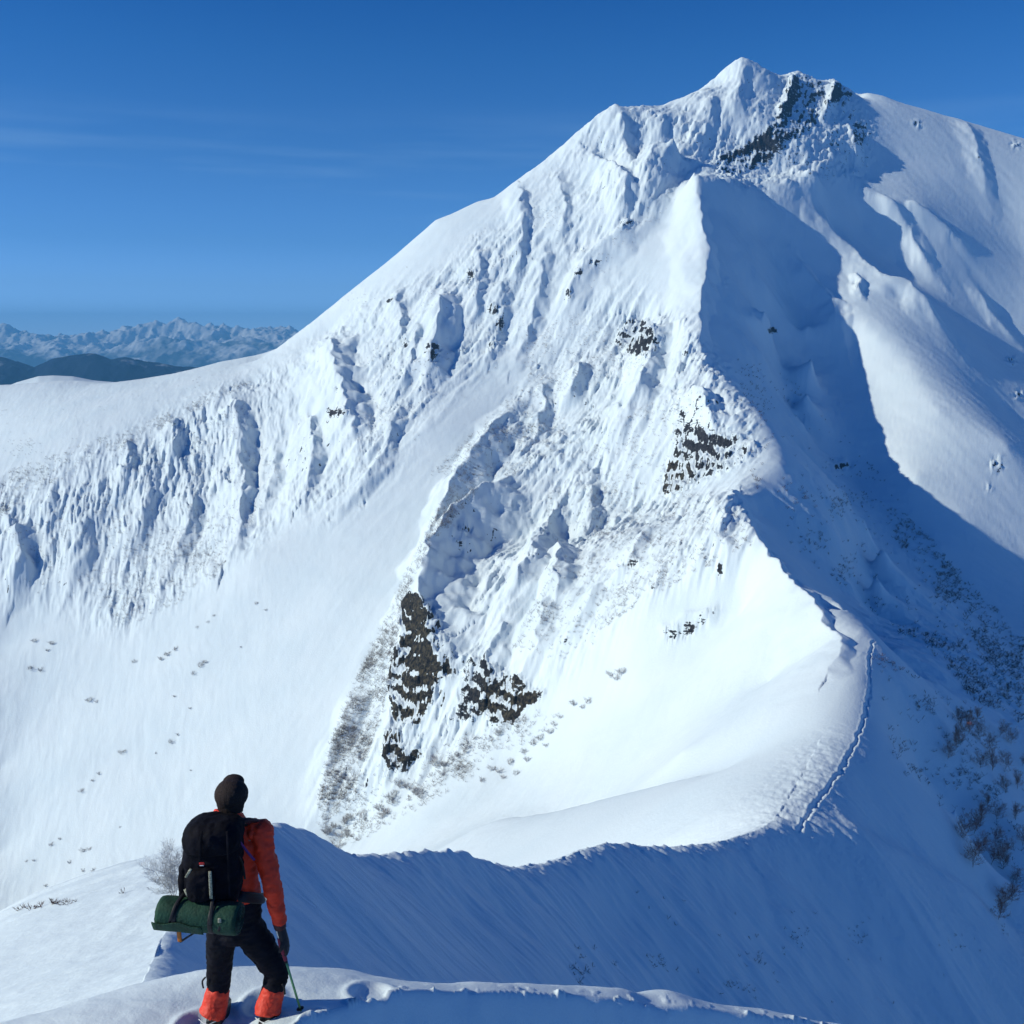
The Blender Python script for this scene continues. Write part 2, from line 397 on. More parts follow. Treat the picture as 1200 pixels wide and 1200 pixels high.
TR2=[(360,1112,52),(400,1095,62),(440,1078,72),(480,1062,84),(520,1055,92),(580,1052,99),(620,1045,106),(660,1030,113),(700,1018,121)]
track(TR2,.26,.2,None,85)
Z=H+D
# ------------------------------------------------------------------ attributes for the materials
U,V=project(X32,Y32,Z); U=U.astype(np.float32); V=V.astype(np.float32)
ROCK=[(1.0,[(476,692),(500,700),(518,735),(530,760),(537,790),(515,800),(505,825),(492,852),(460,848),(452,800),(458,770),(470,740),(468,710)]),
 (1.0,[(450,858),(468,852),(478,876),(500,880),(478,905),(456,906),(446,886)]),
 (.85,[(545,775),(572,760),(575,800),(566,842),(540,848),(522,846),(535,830)]),
 (.95,[(565,772),(600,788),(640,812),(655,800),(625,828),(575,853),(566,830)]),
 (1.0,[(720,388),(738,372),(765,376),(774,398),(766,420),(738,416),(722,404)]),
 (1.0,[(788,492),(812,505),(850,505),(888,520),(892,530),(862,548),(820,565),(790,582),(772,580),(780,550),(792,520)]),
 (.5,[(785,455),(812,455),(850,480),(850,505),(790,510)]),
 (.92,[(925,92),(935,84),(965,98),(972,122),(952,152),(920,168),(902,190),(870,206),(842,206),(842,180),(880,166),(905,146),(915,118)]),
 (1.0,[(970,98),(984,94),(1002,114),(985,122),(968,120)]),
 (.5,[(832,212),(830,180),(870,150),(900,100),(930,80),(1000,95),(1025,150),(1020,205),(960,215),(900,215)]),
 (.8,[(1000,145),(1014,138),(1017,170),(998,168)]),
 (.75,[(770,735),(800,728),(845,708),(850,712),(815,742),(785,756)]),
 (1.0,[(558,279,8,4),(553,322,7,8),(457,351,8,5),(475,402,5,11),(506,412,9,13),(578,362,8,9),(586,380,6,9),(580,400,6,7),(697,307,10,5),(678,318,6,7),(667,345,5,7),(734,260,11,6),(395,482,16,6),(203,495,7,6),(392,455,4,5),(540,410,4,6),(575,405,5,8),(690,474,9,6),(632,502,8,4),(647,474,6,4),(543,620,10,6),(537,637,7,4),(639,623,7,4),(622,648,8,4),(741,659,11,5),(767,688,8,5),(844,668,4,9),(838,470,8,5),(805,960,9,2.5),(890,912,5,4),(868,515,12,5),
   (1185,423,7,6),(1192,462,6,5),(1168,545,8,10),(1158,572,4,4),(1004,336,4,8),(905,388,8,5),(985,545,12,8),(1112,268,4,3),(898,160,6,8),(425,590,5,5),(105,533,12,4),(600,840,10,10),(424,888,5,5),(850,330,3,4),(1145,185,5,4),(1075,145,8,4),(1190,170,7,5)])]
BROWN=[[(470,690),(500,700),(540,800),(500,860),(500,900),(440,905)],[(560,800),(660,790),(600,860),(560,860)],[(770,540),(800,530),(830,590),(770,590)]]
rq=random.Random(21); small=[]
for pl,cn in ((ROUGH[0],60),(ROUGH[1],60)):
    while cn:
        u_=rq.uniform(0,1000); v_=rq.uniform(60,950)
        if inpoly(pl,np.array([u_]),np.array([v_]))[0]:
            cn-=1; a_=rq.uniform(2.2,5.5); small.append((u_,v_,a_,a_*rq.uniform(.5,1.3)))
ROCK.append((.8,small))
rm=mask(ROCK,1)
rock=samp(rm,U,V)*sm(230,300,Y32)*sm(1500,1450,Y32)
gx=np.gradient(Z,axis=1)/np.maximum(np.gradient(X,axis=1),1e-6)
gy=np.gradient(Z,axis=0)/np.maximum(np.gradient(Y,axis=0),1e-6)-gx*(X/Y)
steep=np.hypot(gx,gy)
print('steep',np.percentile(steep[idx:],[10,50,90]))
# craggy relief inside the rock patches: blocky steps
bl=ridged(X32/7,Y32/7,3,101)*1.6+ (np.floor(3*fbm(X32/11,Y32/11,3,102)+ .9*perlin(X32/3.5,Y32/3.5,105)))*.9
def terrace(z,P_,nz):
    q=z/P_+nz; b_=np.floor(q); f=q-b_
    g=np.where(f<.5,.14*f/.5,.14+.86*(f-.5)/.5)
    return (g-f)*P_
Z=Z+np.where(rock>.02,rock*(bl*.8+2.0),0)
lg=terrace(Z,6.5,1.3*fbm(X32/22,Y32/22,3,106)); lg=lg+terrace(Z,2.4,1.5*fbm(X32/8,Y32/8,3,107))
Z=Z+np.where(rock>.02,np.clip(rock*1.6,0,1)*lg*.8,0)
cr_=samp(mask(ROUGH,6),U,V)*sm(300,400,Y32)*sm(1500,1450,Y32)
sp=cr_*sm(.08,.30,fbm(X32/3.2,Y32/3.2,3,111))*sm(.75,1.5,steep)*(.35+.5*sm(-.1,.3,fbm(X32/45,Y32/45,2,112)))
rock=np.maximum(rock,sp.astype(np.float32))
scrub=samp(mask([[(300,455),(385,395),(400,440),(350,520),(300,600)],[(-90,600),(150,515),(300,460),(300,600),(200,700),(-90,700)],[(470,700),(560,520),(640,430),(760,440),(860,560),(890,640),(760,690),(660,790),(560,850),(470,920),(370,950)]],12),U,V)*sm(230,300,Y32)
def nd(nt,t,**k):
    n=nt.nodes.new(t)
    for a,b in k.items():
        if a=='op': n.operation=b
        elif a=='inp':
            for i,v in b.items(): n.inputs[i].default_value=v
        else: setattr(n,a,b)
    return n
def mat(name,color,rough=.7,noise=None,bump=None,metal=0,coords='Object',spec=.4):
    m=bpy.data.materials.new(name); m.use_nodes=True; nt=m.node_tree; p=nt.nodes['Principled BSDF']
    p.inputs['Base Color'].default_value=(*color,1); p.inputs['Roughness'].default_value=rough; p.inputs['Metallic'].default_value=metal
    p.inputs['Specular IOR Level'].default_value=spec
    tc=nd(nt,'ShaderNodeTexCoord')
    if noise:
        sc_,amt=noise; n=nd(nt,'ShaderNodeTexNoise',inp={'Scale':sc_,'Detail':5}); nt.links.new(tc.outputs[coords],n.inputs['Vector'])
        r=nd(nt,'ShaderNodeMapRange',inp={1:.3,2:.7,3:1-amt,4:1+amt}); nt.links.new(n.outputs['Fac'],r.inputs[0])
        h=nd(nt,'ShaderNodeHueSaturation'); h.inputs['Color'].default_value=(*color,1); nt.links.new(r.outputs[0],h.inputs['Value']); nt.links.new(h.outputs[0],p.inputs['Base Color'])
    if bump:
        sc_,st,di=bump; n=nd(nt,'ShaderNodeTexNoise',inp={'Scale':sc_,'Detail':4}); nt.links.new(tc.outputs[coords],n.inputs['Vector'])
        b=nd(nt,'ShaderNodeBump',inp={'Strength':st,'Distance':di}); nt.links.new(n.outputs['Fac'],b.inputs['Height']); nt.links.new(b.outputs[0],p.inputs['Normal'])
    return m
def snow_rock(name='snow and rock',bs=1.3,bd=1.2,bst=.16):
    m=bpy.data.materials.new(name); m.use_nodes=True; nt=m.node_tree; L=nt.links.new; p=nt.nodes['Principled BSDF']
    g=nd(nt,'ShaderNodeNewGeometry'); a=nd(nt,'ShaderNodeAttribute',attribute_name='rock'); br=nd(nt,'ShaderNodeAttribute',attribute_name='brown')
    def noise(s,det=5,rg=.55,vec=None,scale=None):
        n=nd(nt,'ShaderNodeTexNoise',inp={'Scale':s,'Detail':det,'Roughness':rg})
        if scale:
            mp=nd(nt,'ShaderNodeMapping'); mp.inputs['Scale'].default_value=scale; L(g.outputs['Position'],mp.inputs[0]); L(mp.outputs[0],n.inputs['Vector'])
        else: L(g.outputs['Position'],n.inputs['Vector'])
        return n
    # rock shows where the patch value beats a blocky noise
    n1=noise(.13,7,.62,scale=(1,1,1.6)); n2=noise(.55,4,.6,scale=(.7,.7,1.8))
    mx=nd(nt,'ShaderNodeMath',op='MULTIPLY_ADD',inp={1:.75,2:-.125}); L(n2.outputs['Fac'],mx.inputs[0]); ad=nd(nt,'ShaderNodeMath',op='ADD'); L(n1.outputs['Fac'],ad.inputs[0]); L(mx.outputs[0],ad.inputs[1])
    sep=nd(nt,'ShaderNodeSeparateXYZ'); L(g.outputs['Normal'],sep.inputs[0])
    # flat tops keep their snow
    fl=nd(nt,'ShaderNodeMapRange',inp={1:.62,2:.9,3:0,4:.7}); L(sep.outputs['Z'],fl.inputs[0])
    sub=nd(nt,'ShaderNodeMath',op='MULTIPLY_ADD',inp={1:.75}); L(a.outputs['Fac'],sub.inputs[0])
    ng=nd(nt,'ShaderNodeMath',op='MULTIPLY',inp={1:-1}); L(ad.outputs[0],ng.inputs[0]); L(ng.outputs[0],sub.inputs[2])
    s2=nd(nt,'ShaderNodeMath',op='SUBTRACT'); L(sub.outputs[0],s2.inputs[0]); L(fl.outputs[0],s2.inputs[1])
    fac=nd(nt,'ShaderNodeMapRange',inp={1:-.25,2:-.19,3:0,4:1}); L(s2.outputs[0],fac.inputs[0])
    gate=nd(nt,'ShaderNodeMapRange',inp={1:.03,2:.12,3:0,4:1}); L(a.outputs['Fac'],gate.inputs[0])
    fm=nd(nt,'ShaderNodeMath',op='MULTIPLY'); L(fac.outputs[0],fm.inputs[0]); L(gate.outputs[0],fm.inputs[1])
    # rock colour
    n3=noise(.5,6,.65); cr=nd(nt,'ShaderNodeValToRGB'); L(n3.outputs['Fac'],cr.inputs[0])
    cr.color_ramp.elements[0].position=.35; cr.color_ramp.elements[0].color=(.014,.015,.022,1); cr.color_ramp.elements[1].position=.7; cr.color_ramp.elements[1].color=(.085,.085,.09,1)
    cr2=nd(nt,'ShaderNodeValToRGB'); L(n3.outputs['Fac'],cr2.inputs[0])
    cr2.color_ramp.elements[0].position=.42; cr2.color_ramp.elements[0].color=(.010,.010,.011,1); cr2.color_ramp.elements[1].position=.68; cr2.color_ramp.elements[1].color=(.15,.125,.075,1)
    rc=nd(nt,'ShaderNodeMix',data_type='RGBA'); L(br.outputs['Fac'],rc.inputs[0]); L(cr.outputs[0],rc.inputs[6]); L(cr2.outputs[0],rc.inputs[7])
    ns=noise(.03,4,.5); sr=nd(nt,'ShaderNodeMapRange',inp={1:.3,2:.7,3:0,4:1}); L(ns.outputs['Fac'],sr.inputs[0])
    snow=nd(nt,'ShaderNodeMix',data_type='RGBA'); snow.inputs[6].default_value=(.705,.81,.86,1); snow.inputs[7].default_value=(.76,.85,.89,1); L(sr.outputs[0],snow.inputs[0])
    cm=nd(nt,'ShaderNodeMix',data_type='RGBA'); L(fm.outputs[0],cm.inputs[0]); L(snow.outputs[2],cm.inputs[6]); L(rc.outputs[2],cm.inputs[7]); L(cm.outputs[2],p.inputs['Base Color'])
    p.inputs['Roughness'].default_value=.75; p.inputs['Specular IOR Level'].default_value=.25
    # bump: rock is rough, snow finely wind-worn
    b1=noise(bs,5,.6); bb=nd(nt,'ShaderNodeBump',inp={'Distance':bd}); L(b1.outputs['Fac'],bb.inputs['Height'])
    st=nd(nt,'ShaderNodeMapRange',inp={1:0,2:1,3:bst,4:1.6}); L(fm.outputs[0],st.inputs[0]); L(st.outputs[0],bb.inputs['Strength']); L(bb.outputs[0],p.inputs['Normal'])
    return m
MSNOW=snow_rock()
MRIDGE=snow_rock('wind packed snow',3.0,.35,.16)
MNEAR=snow_rock('fresh near snow',45,.012,.35)
brown=samp(mask(BROWN,4),U,V)
def grid_mesh(name,X,Y,Z,mat,attrs={},mask=None):
    n,m=X.shape
    co=np.stack([X,Y,Z],-1).reshape(-1,3).astype(np.float32)
    i=np.arange(n*m).reshape(n,m)
    q=np.stack([i[:-1,:-1],i[:-1,1:],i[1:,1:],i[1:,:-1]],-1).reshape(-1,4)
    if mask is not None:
        q=q[mask[:-1,:-1].ravel()]
        used=np.zeros(n*m,bool); used[q.ravel()]=True
        rem=np.cumsum(used)-1; q=rem[q]; co=co[used]
        attrs={k:a.reshape(-1)[used] for k,a in attrs.items()}
    me=bpy.data.meshes.new(name)
    me.vertices.add(len(co)); me.vertices.foreach_set('co',co.ravel())
    me.loops.add(q.size); me.loops.foreach_set('vertex_index',q.ravel().astype(np.int32))
    me.polygons.add(len(q)); me.polygons.foreach_set('loop_start',np.arange(0,q.size,4,dtype=np.int32)); me.polygons.foreach_set('loop_total',np.full(len(q),4,dtype=np.int32))
    me.polygons.foreach_set('use_smooth',np.ones(len(q),bool))
    me.update()
    for k,a in attrs.items():
        at=me.attributes.new(k,'FLOAT','POINT'); at.data.foreach_set('value',np.ascontiguousarray(a.reshape(-1),dtype=np.float32))
    me.materials.append(mat)
    o=bpy.data.objects.new(name,me); col.objects.link(o); return o
# ------------------------------------------------------------------ foreground snow platform the hiker stands on
FGC=[(-300,1250,5.9),(-140,1230,6.1),(0,1197,6.45),(60,1183,6.65),(130,1162,6.85),(190,1147,6.95),(240,1138,6.95),(300,1133,7.1),(400,1135,7.3),(440,1144,7.3),(500,1154,7.25),(560,1152,7.5),(640,1155,7.8),(700,1159,8.0),(740,1162,8.1),(757,1173,8.12),(790,1164,8.35),(830,1177,8.45),(880,1182,8.65),(940,1192,8.9),(1000,1203,9.2),(1080,1225,9.4)]
FGE=[(250,1260,5.2),(318,1222,5.75),(345,1201,6.05),(380,1187,6.3),(440,1169,6.65),(490,1160,6.98),(560,1163,7.3),(640,1165,7.6),(700,1168,7.82),(745,1175,7.95),(800,1179,8.15),(880,1190,8.42),(1000,1210,8.95),(1080,1235,9.2)]
FGT=[P(*p) for p in FGC]+[P(*p) for p in FGE]+[P(150,1200,6.2),P(285,1203,6.26),P(230,1170,6.6),P(330,1165,6.6),P(60,1212,6.1),(-1.6,5.4,-4.42),(-.8,4.6,-4.2),(-1.5,3,-3.6),(-3,4,-4.5),(-.5,1,-1.8),(-5,6,-5.6),(-4,3,-4.6),(-3.8,5.2,-4.9)]
FGT=np.array(FGT)
n=len(FGT); d2=((FGT[:,None,:2]-FGT[None,:,:2])**2).sum(-1); A=np.zeros((n+3,n+3)); A[:n,:n]=np.sqrt(d2+.02)-np.eye(n)*.02; A[:n,n]=1; A[:n,n+1:]=FGT[:,:2]; A[n,:n]=1; A[n+1:,:n]=FGT[:,:2].T
fw=np.linalg.solve(A,np.r_[FGT[:,2],0,0,0])
def fgtop(x,y):
    x=np.asarray(x,float); y=np.asarray(y,float); o=fw[n]+fw[n+1]*x+fw[n+2]*y
    for k in range(n): o=o+fw[k]*np.sqrt((x-FGT[k,0])**2+(y-FGT[k,1])**2+.02)
    return o
def fgsurf(x,y,detail=True):
    x=np.asarray(x,float); y=np.asarray(y,float)
    wx=x+.05*fbm(x/.5,y/.5,3,200); wy=y+.05*fbm(x/.5,y/.5,3,201)
    zc,dc=line_field(FGC,wx,wy,None); ze,de=line_field(FGE,wx,wy,None)   # + = towards the viewer's right
    top=fgtop(x,y)
    back=np.maximum(-dc,0)           # beyond the crest
    wall=np.maximum(de,0)
    h=top
    if detail:
        lump=.03*fbm(x/.9,y/.55,3,210)+.0035*fbm(x/.13,y/.09,3,211)+.009*np.abs(fbm(x/.35,y/.22,3,212))
        blk=sm(.15,.4,fbm(x/.16,y/.16,2,213))*np.exp(-(de/.10)**2)*.035     # broken crust on the lip
        h=h+lump*sm(-.1,.5,np.abs(de)+.1)+blk
        for fx,fy,fr in ((-1.02,6.75,.13),(-.55,6.55,.12),(-1.25,6.05,.12),(-.35,6.75,.10),(-2.1,6.2,.12),(-1.75,6.5,.11),(-.1,6.85,.12),(.15,6.95,.10)):
            q=((x-fx)/fr)**2+((y-fy)/(fr*1.4))**2; h=h-.035*np.exp(-q**2)+.02*np.exp(-(np.sqrt(q)-1.3)**2*9)
    wallz=np.where(wall>0,1.7*(np.sqrt(wall**2+.0016)-.04),0)
    wallz=wallz-.16*sm(.1,.5,wall)*0
    hb=.85*(np.sqrt(back**2+.09)-.3)
    h=np.where(de>0,np.minimum(h,ze+.0)-wallz+(fbm(x/.4,y/.3,3,220)*.05 if detail else 0)*sm(0,.2,wall),h)
    return h-hb
gt=np.linspace(-.85,.85,int(1500*min(1,SC+.2))); gy_=np.geomspace(.6,16,int(900*min(1,SC+.2)))
GT,GY2=np.meshgrid(gt,gy_); GX=GT*GY2
FZ=fgsurf(GX,GY2)
# ------------------------------------------------------------------ small mesh toolkit for the hiker and the gear
from mathutils import noise as mno
def V3(*a): return Vector(a)
def pz(u,v,Y): return Vector(P(u,v,Y))
class MB:
    def __init__(s): s.v=[]; s.f=[]
    def ring_loft(s,rings,n=24,cap=True):
        # rings: (center, ax, ay, ex) with ax, ay half-axis vectors, ex superellipse exponent
        base_=len(s.v)
        for c,ax,ay,ex in rings:
            for k in range(n):
                t=2*math.pi*k/n; ct,st=math.cos(t),math.sin(t)
                a=math.copysign(abs(ct)**(2/ex),ct); b=math.copysign(abs(st)**(2/ex),st)
                s.v.append(c+ax*a+ay*b)
        for i in range(len(rings)-1):
            for k in range(n):
                a=base_+i*n+k; b=base_+i*n+(k+1)%n
                s.f.append((a,b,b+n,a+n))
        if cap:
            for i,flip in ((0,True),(len(rings)-1,False)):
                s.v.append(rings[i][0]); c=len(s.v)-1
                for k in range(n):
                    a=base_+i*n+k; b=base_+i*n+(k+1)%n
                    s.f.append((c,b,a) if flip else (c,a,b))
        return s
    def tube(s,pts,rad,n=14,ex=2,sub=4,cap=True,flat=None):
        # smooth tube through pts with radii (r or (rx, ry)); rx lies along world X as far as it can
        pts=[Vector(p) for p in pts]; rad=[(r,r) if not isinstance(r,tuple) else r for r in rad]
        def cr(q,i,t):
            g=lambda j:q[max(0,min(len(q)-1,j))]
            a,b,c,d=g(i-1),g(i),g(i+1),g(i+2)
            return .5*((2*b)+(c-a)*t+(2*a-5*b+4*c-d)*t*t+(3*b-a-3*c+d)*t**3)
        P_=[];R_=[]
        RR=[Vector((r[0],r[1],0)) for r in rad]
        for i in range(len(pts)-1):
            for k in range(sub):
                t=k/sub; P_.append(cr(pts,i,t)); R_.append(cr(RR,i,t))
        P_.append(pts[-1]); R_.append(RR[-1])
        rings=[]; X0=flat or Vector((1,0,0))
        for i,p in enumerate(P_):
            tg=(P_[min(i+1,len(P_)-1)]-P_[max(i-1,0)]).normalized()
            ax=X0-tg*X0.dot(tg)
            if ax.length<.2: ax=Vector((0,1,0))-tg*tg.y
            ax.normalize(); ay=tg.cross(ax)
            rings.append((p,ax*max(R_[i].x,1e-4),ay*max(R_[i].y,1e-4),ex))
        return s.ring_loft(rings,n,cap)
    def ball(s,c,r,n=18,m=12,ex=2):
        c=Vector(c); r=r if isinstance(r,tuple) else (r,r,r); rings=[]
        for i in range(1,m):
            a=math.pi*i/m; rr=math.sin(a)
            rings.append((c+Vector((0,0,-math.cos(a)*r[2])),Vector((r[0]*rr,0,0)),Vector((0,r[1]*rr,0)),ex))
        return s.ring_loft(rings,n)
    def box(s,c,sx,sy,sz,rot=None,ex=5):
        c=Vector(c); M=rot or Matrix.Identity(3)
        rings=[]
        for k,(h,w) in enumerate(((-1,.8),(-.92,.96),(-.7,1),(.7,1),(.92,.96),(1,.8))):
            rings.append((c+M@Vector((0,0,h*sz/2)),M@Vector((sx/2*w,0,0)),M@Vector((0,sy/2*w,0)),ex))
        return s.ring_loft(rings,20)
    def build(s,name,m,parent=None,remesh=None,smooth=2,wrinkle=None,bevel=None):
        me=bpy.data.meshes.new(name); me.from_pydata([tuple(v) for v in s.v],[],s.f); me.update()
        o=bpy.data.objects.new(name,me); col.objects.link(o)
        if remesh:
            md=o.modifiers.new('r','REMESH'); md.mode='VOXEL'; md.voxel_size=remesh
            if smooth: ms=o.modifiers.new('s','SMOOTH'); ms.iterations=smooth; ms.factor=.6
            dg=bpy.context.evaluated_depsgraph_get(); dg.update()
            m2=bpy.data.meshes.new_from_object(o.evaluated_get(dg)); o.modifiers.clear(); o.data=m2; bpy.data.meshes.remove(me); me=m2; me.name=name
        if wrinkle:
            amp,sc_,zs=wrinkle; me.update()
            for v in me.vertices:
                q=v.co; f=mno.fractal(Vector((q.x*sc_,q.y*sc_,q.z*sc_*zs)),.6,2.1,3)
                g=1-abs(mno.noise(Vector((q.x*sc_*1.7+3,q.y*sc_*1.7,q.z*sc_*zs*1.7))))*2
                v.co=q+v.normal*amp*(f*.6+g*.5)
        me.polygons.foreach_set('use_smooth',[True]*len(me.polygons))
        me.materials.clear(); me.materials.append(m); me.update()
        if parent:
            o.parent=parent; o.location=-parent.location
        return o
def tag(o,label=None,cat=None,group=None,kind=None):
    if label: o['label']=label
    if cat: o['category']=cat
    if group: o['group']=group
    if kind: o['kind']=kind
    return o
def empty(name,loc):
    o=bpy.data.objects.new(name,None); o.location=loc; o.empty_display_size=.1; col.objects.link(o); return o
M_skin=mat('skin',(.42,.22,.15),.55,noise=(30,.08))
M_hair=mat('dark brown hair',(.022,.012,.011),.75,noise=(120,.5),bump=(160,.8,.01),spec=.3)
M_jacket=mat('red shell fabric',(.90,.048,.014),.62,noise=(9,.18),bump=(22,.35,.02),spec=.35)
M_jdark=mat('dark jacket trim',(.05,.012,.015),.6)
M_trs=mat('black trouser fabric',(.006,.006,.011),.8,noise=(9,.4),bump=(25,.4,.02),spec=.15)
M_gait=mat('orange red gaiter fabric',(.72,.050,.022),.6,noise=(10,.15),bump=(28,.5,.02))
M_boot=mat('black boot leather',(.012,.012,.018),.5,bump=(40,.2,.01))
M_pack=mat('black pack fabric',(.004,.004,.008),.8,noise=(12,.5),bump=(30,.4,.015),spec=.12)
M_web=mat('black webbing',(.006,.006,.009),.6)
M_light=mat('pale webbing',(.30,.30,.22),.6,noise=(140,.8))
M_red=mat('red patch',(.5,.02,.02),.5)
M_white=mat('white stitching',(.7,.72,.75),.6)
M_purple=mat('purple strap',(.09,.02,.16),.6)
M_mat=mat('dark green foam',(.012,.052,.030),.75,noise=(14,.3),bump=(60,.55,.01),spec=.3)
M_matd=mat('dark green foam inside',(.010,.035,.028),.8,bump=(60,.5,.01))
M_orange=mat('orange strap',(.55,.16,.02),.55)
M_pole=mat('green painted aluminium',(.12,.30,.14),.35,metal=.3)
M_metal=mat('bare aluminium',(.6,.62,.62),.35,metal=.8)
M_grip=mat('dark red grip',(.25,.02,.05),.6)
M_glove=mat('black glove fabric',(.014,.012,.016),.65,bump=(40,.4,.01))
M_brown=mat('brown leather palm',(.22,.07,.05),.6)

YB=6.34                      # depth of the body's middle
hiker=empty('person',(P(280,1203,6.3)[0],6.3,float(fgsurf(np.array([P(280,1203,6.3)[0]]),np.array([6.3]),False)[0])))
tag(hiker,'hiker with dark hair, red jacket and orange gaiters seen from behind on the snow','person')
def b(u,v,dy=0): return pz(u,v,YB+dy)
# joints
head=b(272,931,-.02); neck=b(270,956,-.02); chest=b(268,990); waist=b(272,1045); pelv=b(275,1080,-.02)
shR=b(304,972,.0); elR=b(318,1032,-.07); wrR=b(328,1084,-.03); haR=b(334,1104,-.02)
shL=b(236,973,.0); elL=b(222,1030,.05); wrL=b(232,1062,.26); haL=b(243,1060,.33)
hipR=b(291,1088); knR=b(324,1137,.04); anR=b(316,1188,-.02)
hipL=b(260,1088); knL=b(257,1137,.02); anL=b(254,1190,-.04)
gR=float(fgsurf(np.array([anR.x]),np.array([anR.y]),False)[0]); gL=float(fgsurf(np.array([anL.x]),np.array([anL.y]),False)[0])
print('ankle height over snow',anR.z-gR,anL.z-gL)
def fingers(mb,palm,dirf,side,up,curl,r=.0085,L=(.072,.080,.076,.060)):
    # four fingers with two bends and a thumb leaving the side of the palm
    for i,l in enumerate(L):
        o=palm+side*((i-1.5)*.021)+dirf*.035
        p1=o+dirf*l*.42; d2=(dirf*math.cos(curl)+up*math.sin(curl)).normalized(); p2=p1+d2*l*.36
        d3=(dirf*math.cos(2*curl)+up*math.sin(2*curl)).normalized(); p3=p2+d3*l*.3
        mb.tube([o-dirf*.02,o,p1,p2,p3],[r*1.1,r*1.1,r,r*.95,r*.75],n=8,sub=2)
    t0=palm-side*.034-dirf*.025; t1=t0-side*.022+dirf*.03+up*.015; t2=t1+dirf*.028+up*.022+side*.006
    mb.tube([palm-dirf*.03,t0,t1,t2],[r*1.3,r*1.35,r*1.15,r*.85],n=8,sub=2)
def body_limbs(mb,k=1.0,legs=True,arms=True):
    if arms:
        for s,e,w in ((shR,elR,wrR),(shL,elL,wrL)):
            mb.tube([s,s.lerp(e,.5),e,e.lerp(w,.4),w],[.052*k,.047*k,.038*k,.038*k,.028*k])
    if legs:
        for h,kn,an in ((hipR,knR,anR),(hipL,knL,anL)):
            mb.tube([h+V3(0,0,.04),h.lerp(kn,.35),kn,kn.lerp(an,.3),an],[.075*k,.068*k,.050*k,.050*k,.034*k])
mb=MB()
mb.tube([pelv-V3(0,0,.06),pelv,waist,chest-V3(0,0,.08),chest+V3(0,0,.05),neck-V3(0,0,.05)],[(.10,.07),(.13,.085),(.12,.085),(.155,.11),(.165,.10),(.08,.07)],n=24)
mb.tube([neck-V3(0,0,.06),neck,head-V3(0,0,.04)],[.062,.056,.058])
mb.ball(head,(.076,.094,.092)); 
mb.ball(head+V3(0,.035,-.055),(.058,.060,.065))                                # jaw
mb.tube([head+V3(0,.090,.012),head+V3(0,.112,-.02),head+V3(0,.098,-.030)],[.008,.014,.011],n=8)   # nose
mb.ball(head+V3(0,.094,-.058),(.024,.010,.008),n=10,m=8)                        # lips
for s in (-1,1):
    mb.ball(head+V3(.080*s,-.004,-.005),(.012,.022,.034),n=10,m=8)              # ears
    mb.ball(head+V3(.031*s,.086,.006),(.016,.012,.010),n=10,m=8)                # eyes, closed to the glare
    mb.tube([shR if s>0 else shL,chest+V3(.05*s,0,.06)],[.06,.075])
body_limbs(mb)
dR=(haR-wrR).normalized(); sd=V3(0,1,0); sd=(sd-dR*sd.dot(dR)).normalized(); upR=dR.cross(sd)
mb.tube([wrR,haR-dR*.02,haR+dR*.02],[(.026,.03),(.020,.042),(.016,.04)],flat=upR)
fingers(mb,haR,dR,sd,upR if upR.x<0 else -upR,1.05)
dL=(haL-wrL).normalized(); sL=V3(0,0,1); sL=(sL-dL*sL.dot(dL)).normalized(); uL=dL.cross(sL)
mb.tube([wrL,haL],[(.026,.03),(.020,.042)],flat=uL); fingers(mb,haL,dL,sL,uL,.7)
for an,kn in ((anR,knR),(anL,knL)):
    mb.tube([an+V3(0,-.03,-.03),an+V3(0,.03,-.05),an+V3(0,.14,-.075)],[(.036,.04),(.042,.035),(.04,.022)])
mb.build('body',M_skin,hiker,remesh=.007,smooth=2)
# hair: a cap over skull and nape
mb=MB(); mb.ball(head+V3(0,-.016,.010),(.109,.110,.100)); mb.tube([head+V3(0,-.045,-.03),head+V3(0,-.05,-.10)],[(.094,.060),(.078,.045)])
mb.ball(head+V3(0,.05,.07),(.07,.05,.045))
mb.build('hair',M_hair,hiker,remesh=.007,smooth=1,wrinkle=(.0022,60,.7))
# jacket: torso and sleeves in one surface
mb=MB(); hem=b(273,1052)
mb.tube([hem,waist+V3(0,0,.03),b(269,1010),chest,chest+V3(0,0,.07),neck-V3(0,0,.035)],[(.185,.135),(.175,.13),(.18,.135),(.195,.135),(.17,.12),(.085,.085)],n=30)
for s,e,w,cx in ((shR,elR,wrR,.05),(shL,elL,wrL,-.05)):
    mb.tube([chest+V3(cx,0,.07),s+V3(0,0,-.005),s.lerp(e,.45),e,e.lerp(w,.45),w-(w-e).normalized()*.015],[(.08,.075),(.078,.078),(.067,.068),(.058,.060),(.052,.052),(.044,.044)],n=18)
jk=mb.build('jacket',M_jacket,hiker,remesh=.010,smooth=2,wrinkle=(.016,8.5,1.5))
mb=MB(); mb.tube([neck+V3(-.01,-.01,-.055),neck+V3(-.012,-.012,.0),neck+V3(-.008,0,.035)],[(.12,.10),(.104,.096),(.096,.092)],n=20)
mb.build('collar',M_jacket,jk,remesh=.009,smooth=2,wrinkle=(.004,18,1)).location=(0,0,0)
mb=MB(); mb.tube([b(276,963,-.10),b(289,961,-.07),b(301,962,-.01)],[(.022,.016),(.028,.016),(.016,.012)])
q=mb.build('hood',M_jdark,jk,remesh=.007,smooth=2,wrinkle=(.004,20,1)); q.location=(0,0,0)
for w_,e_ in ((wrR,elR),(wrL,elL)):
    mb=MB(); d=(w_-e_).normalized(); mb.tube([w_-d*.03,w_+d*.02],[.046,.040],sub=3); q=mb.build('cuff',M_jdark,jk); q.location=(0,0,0)
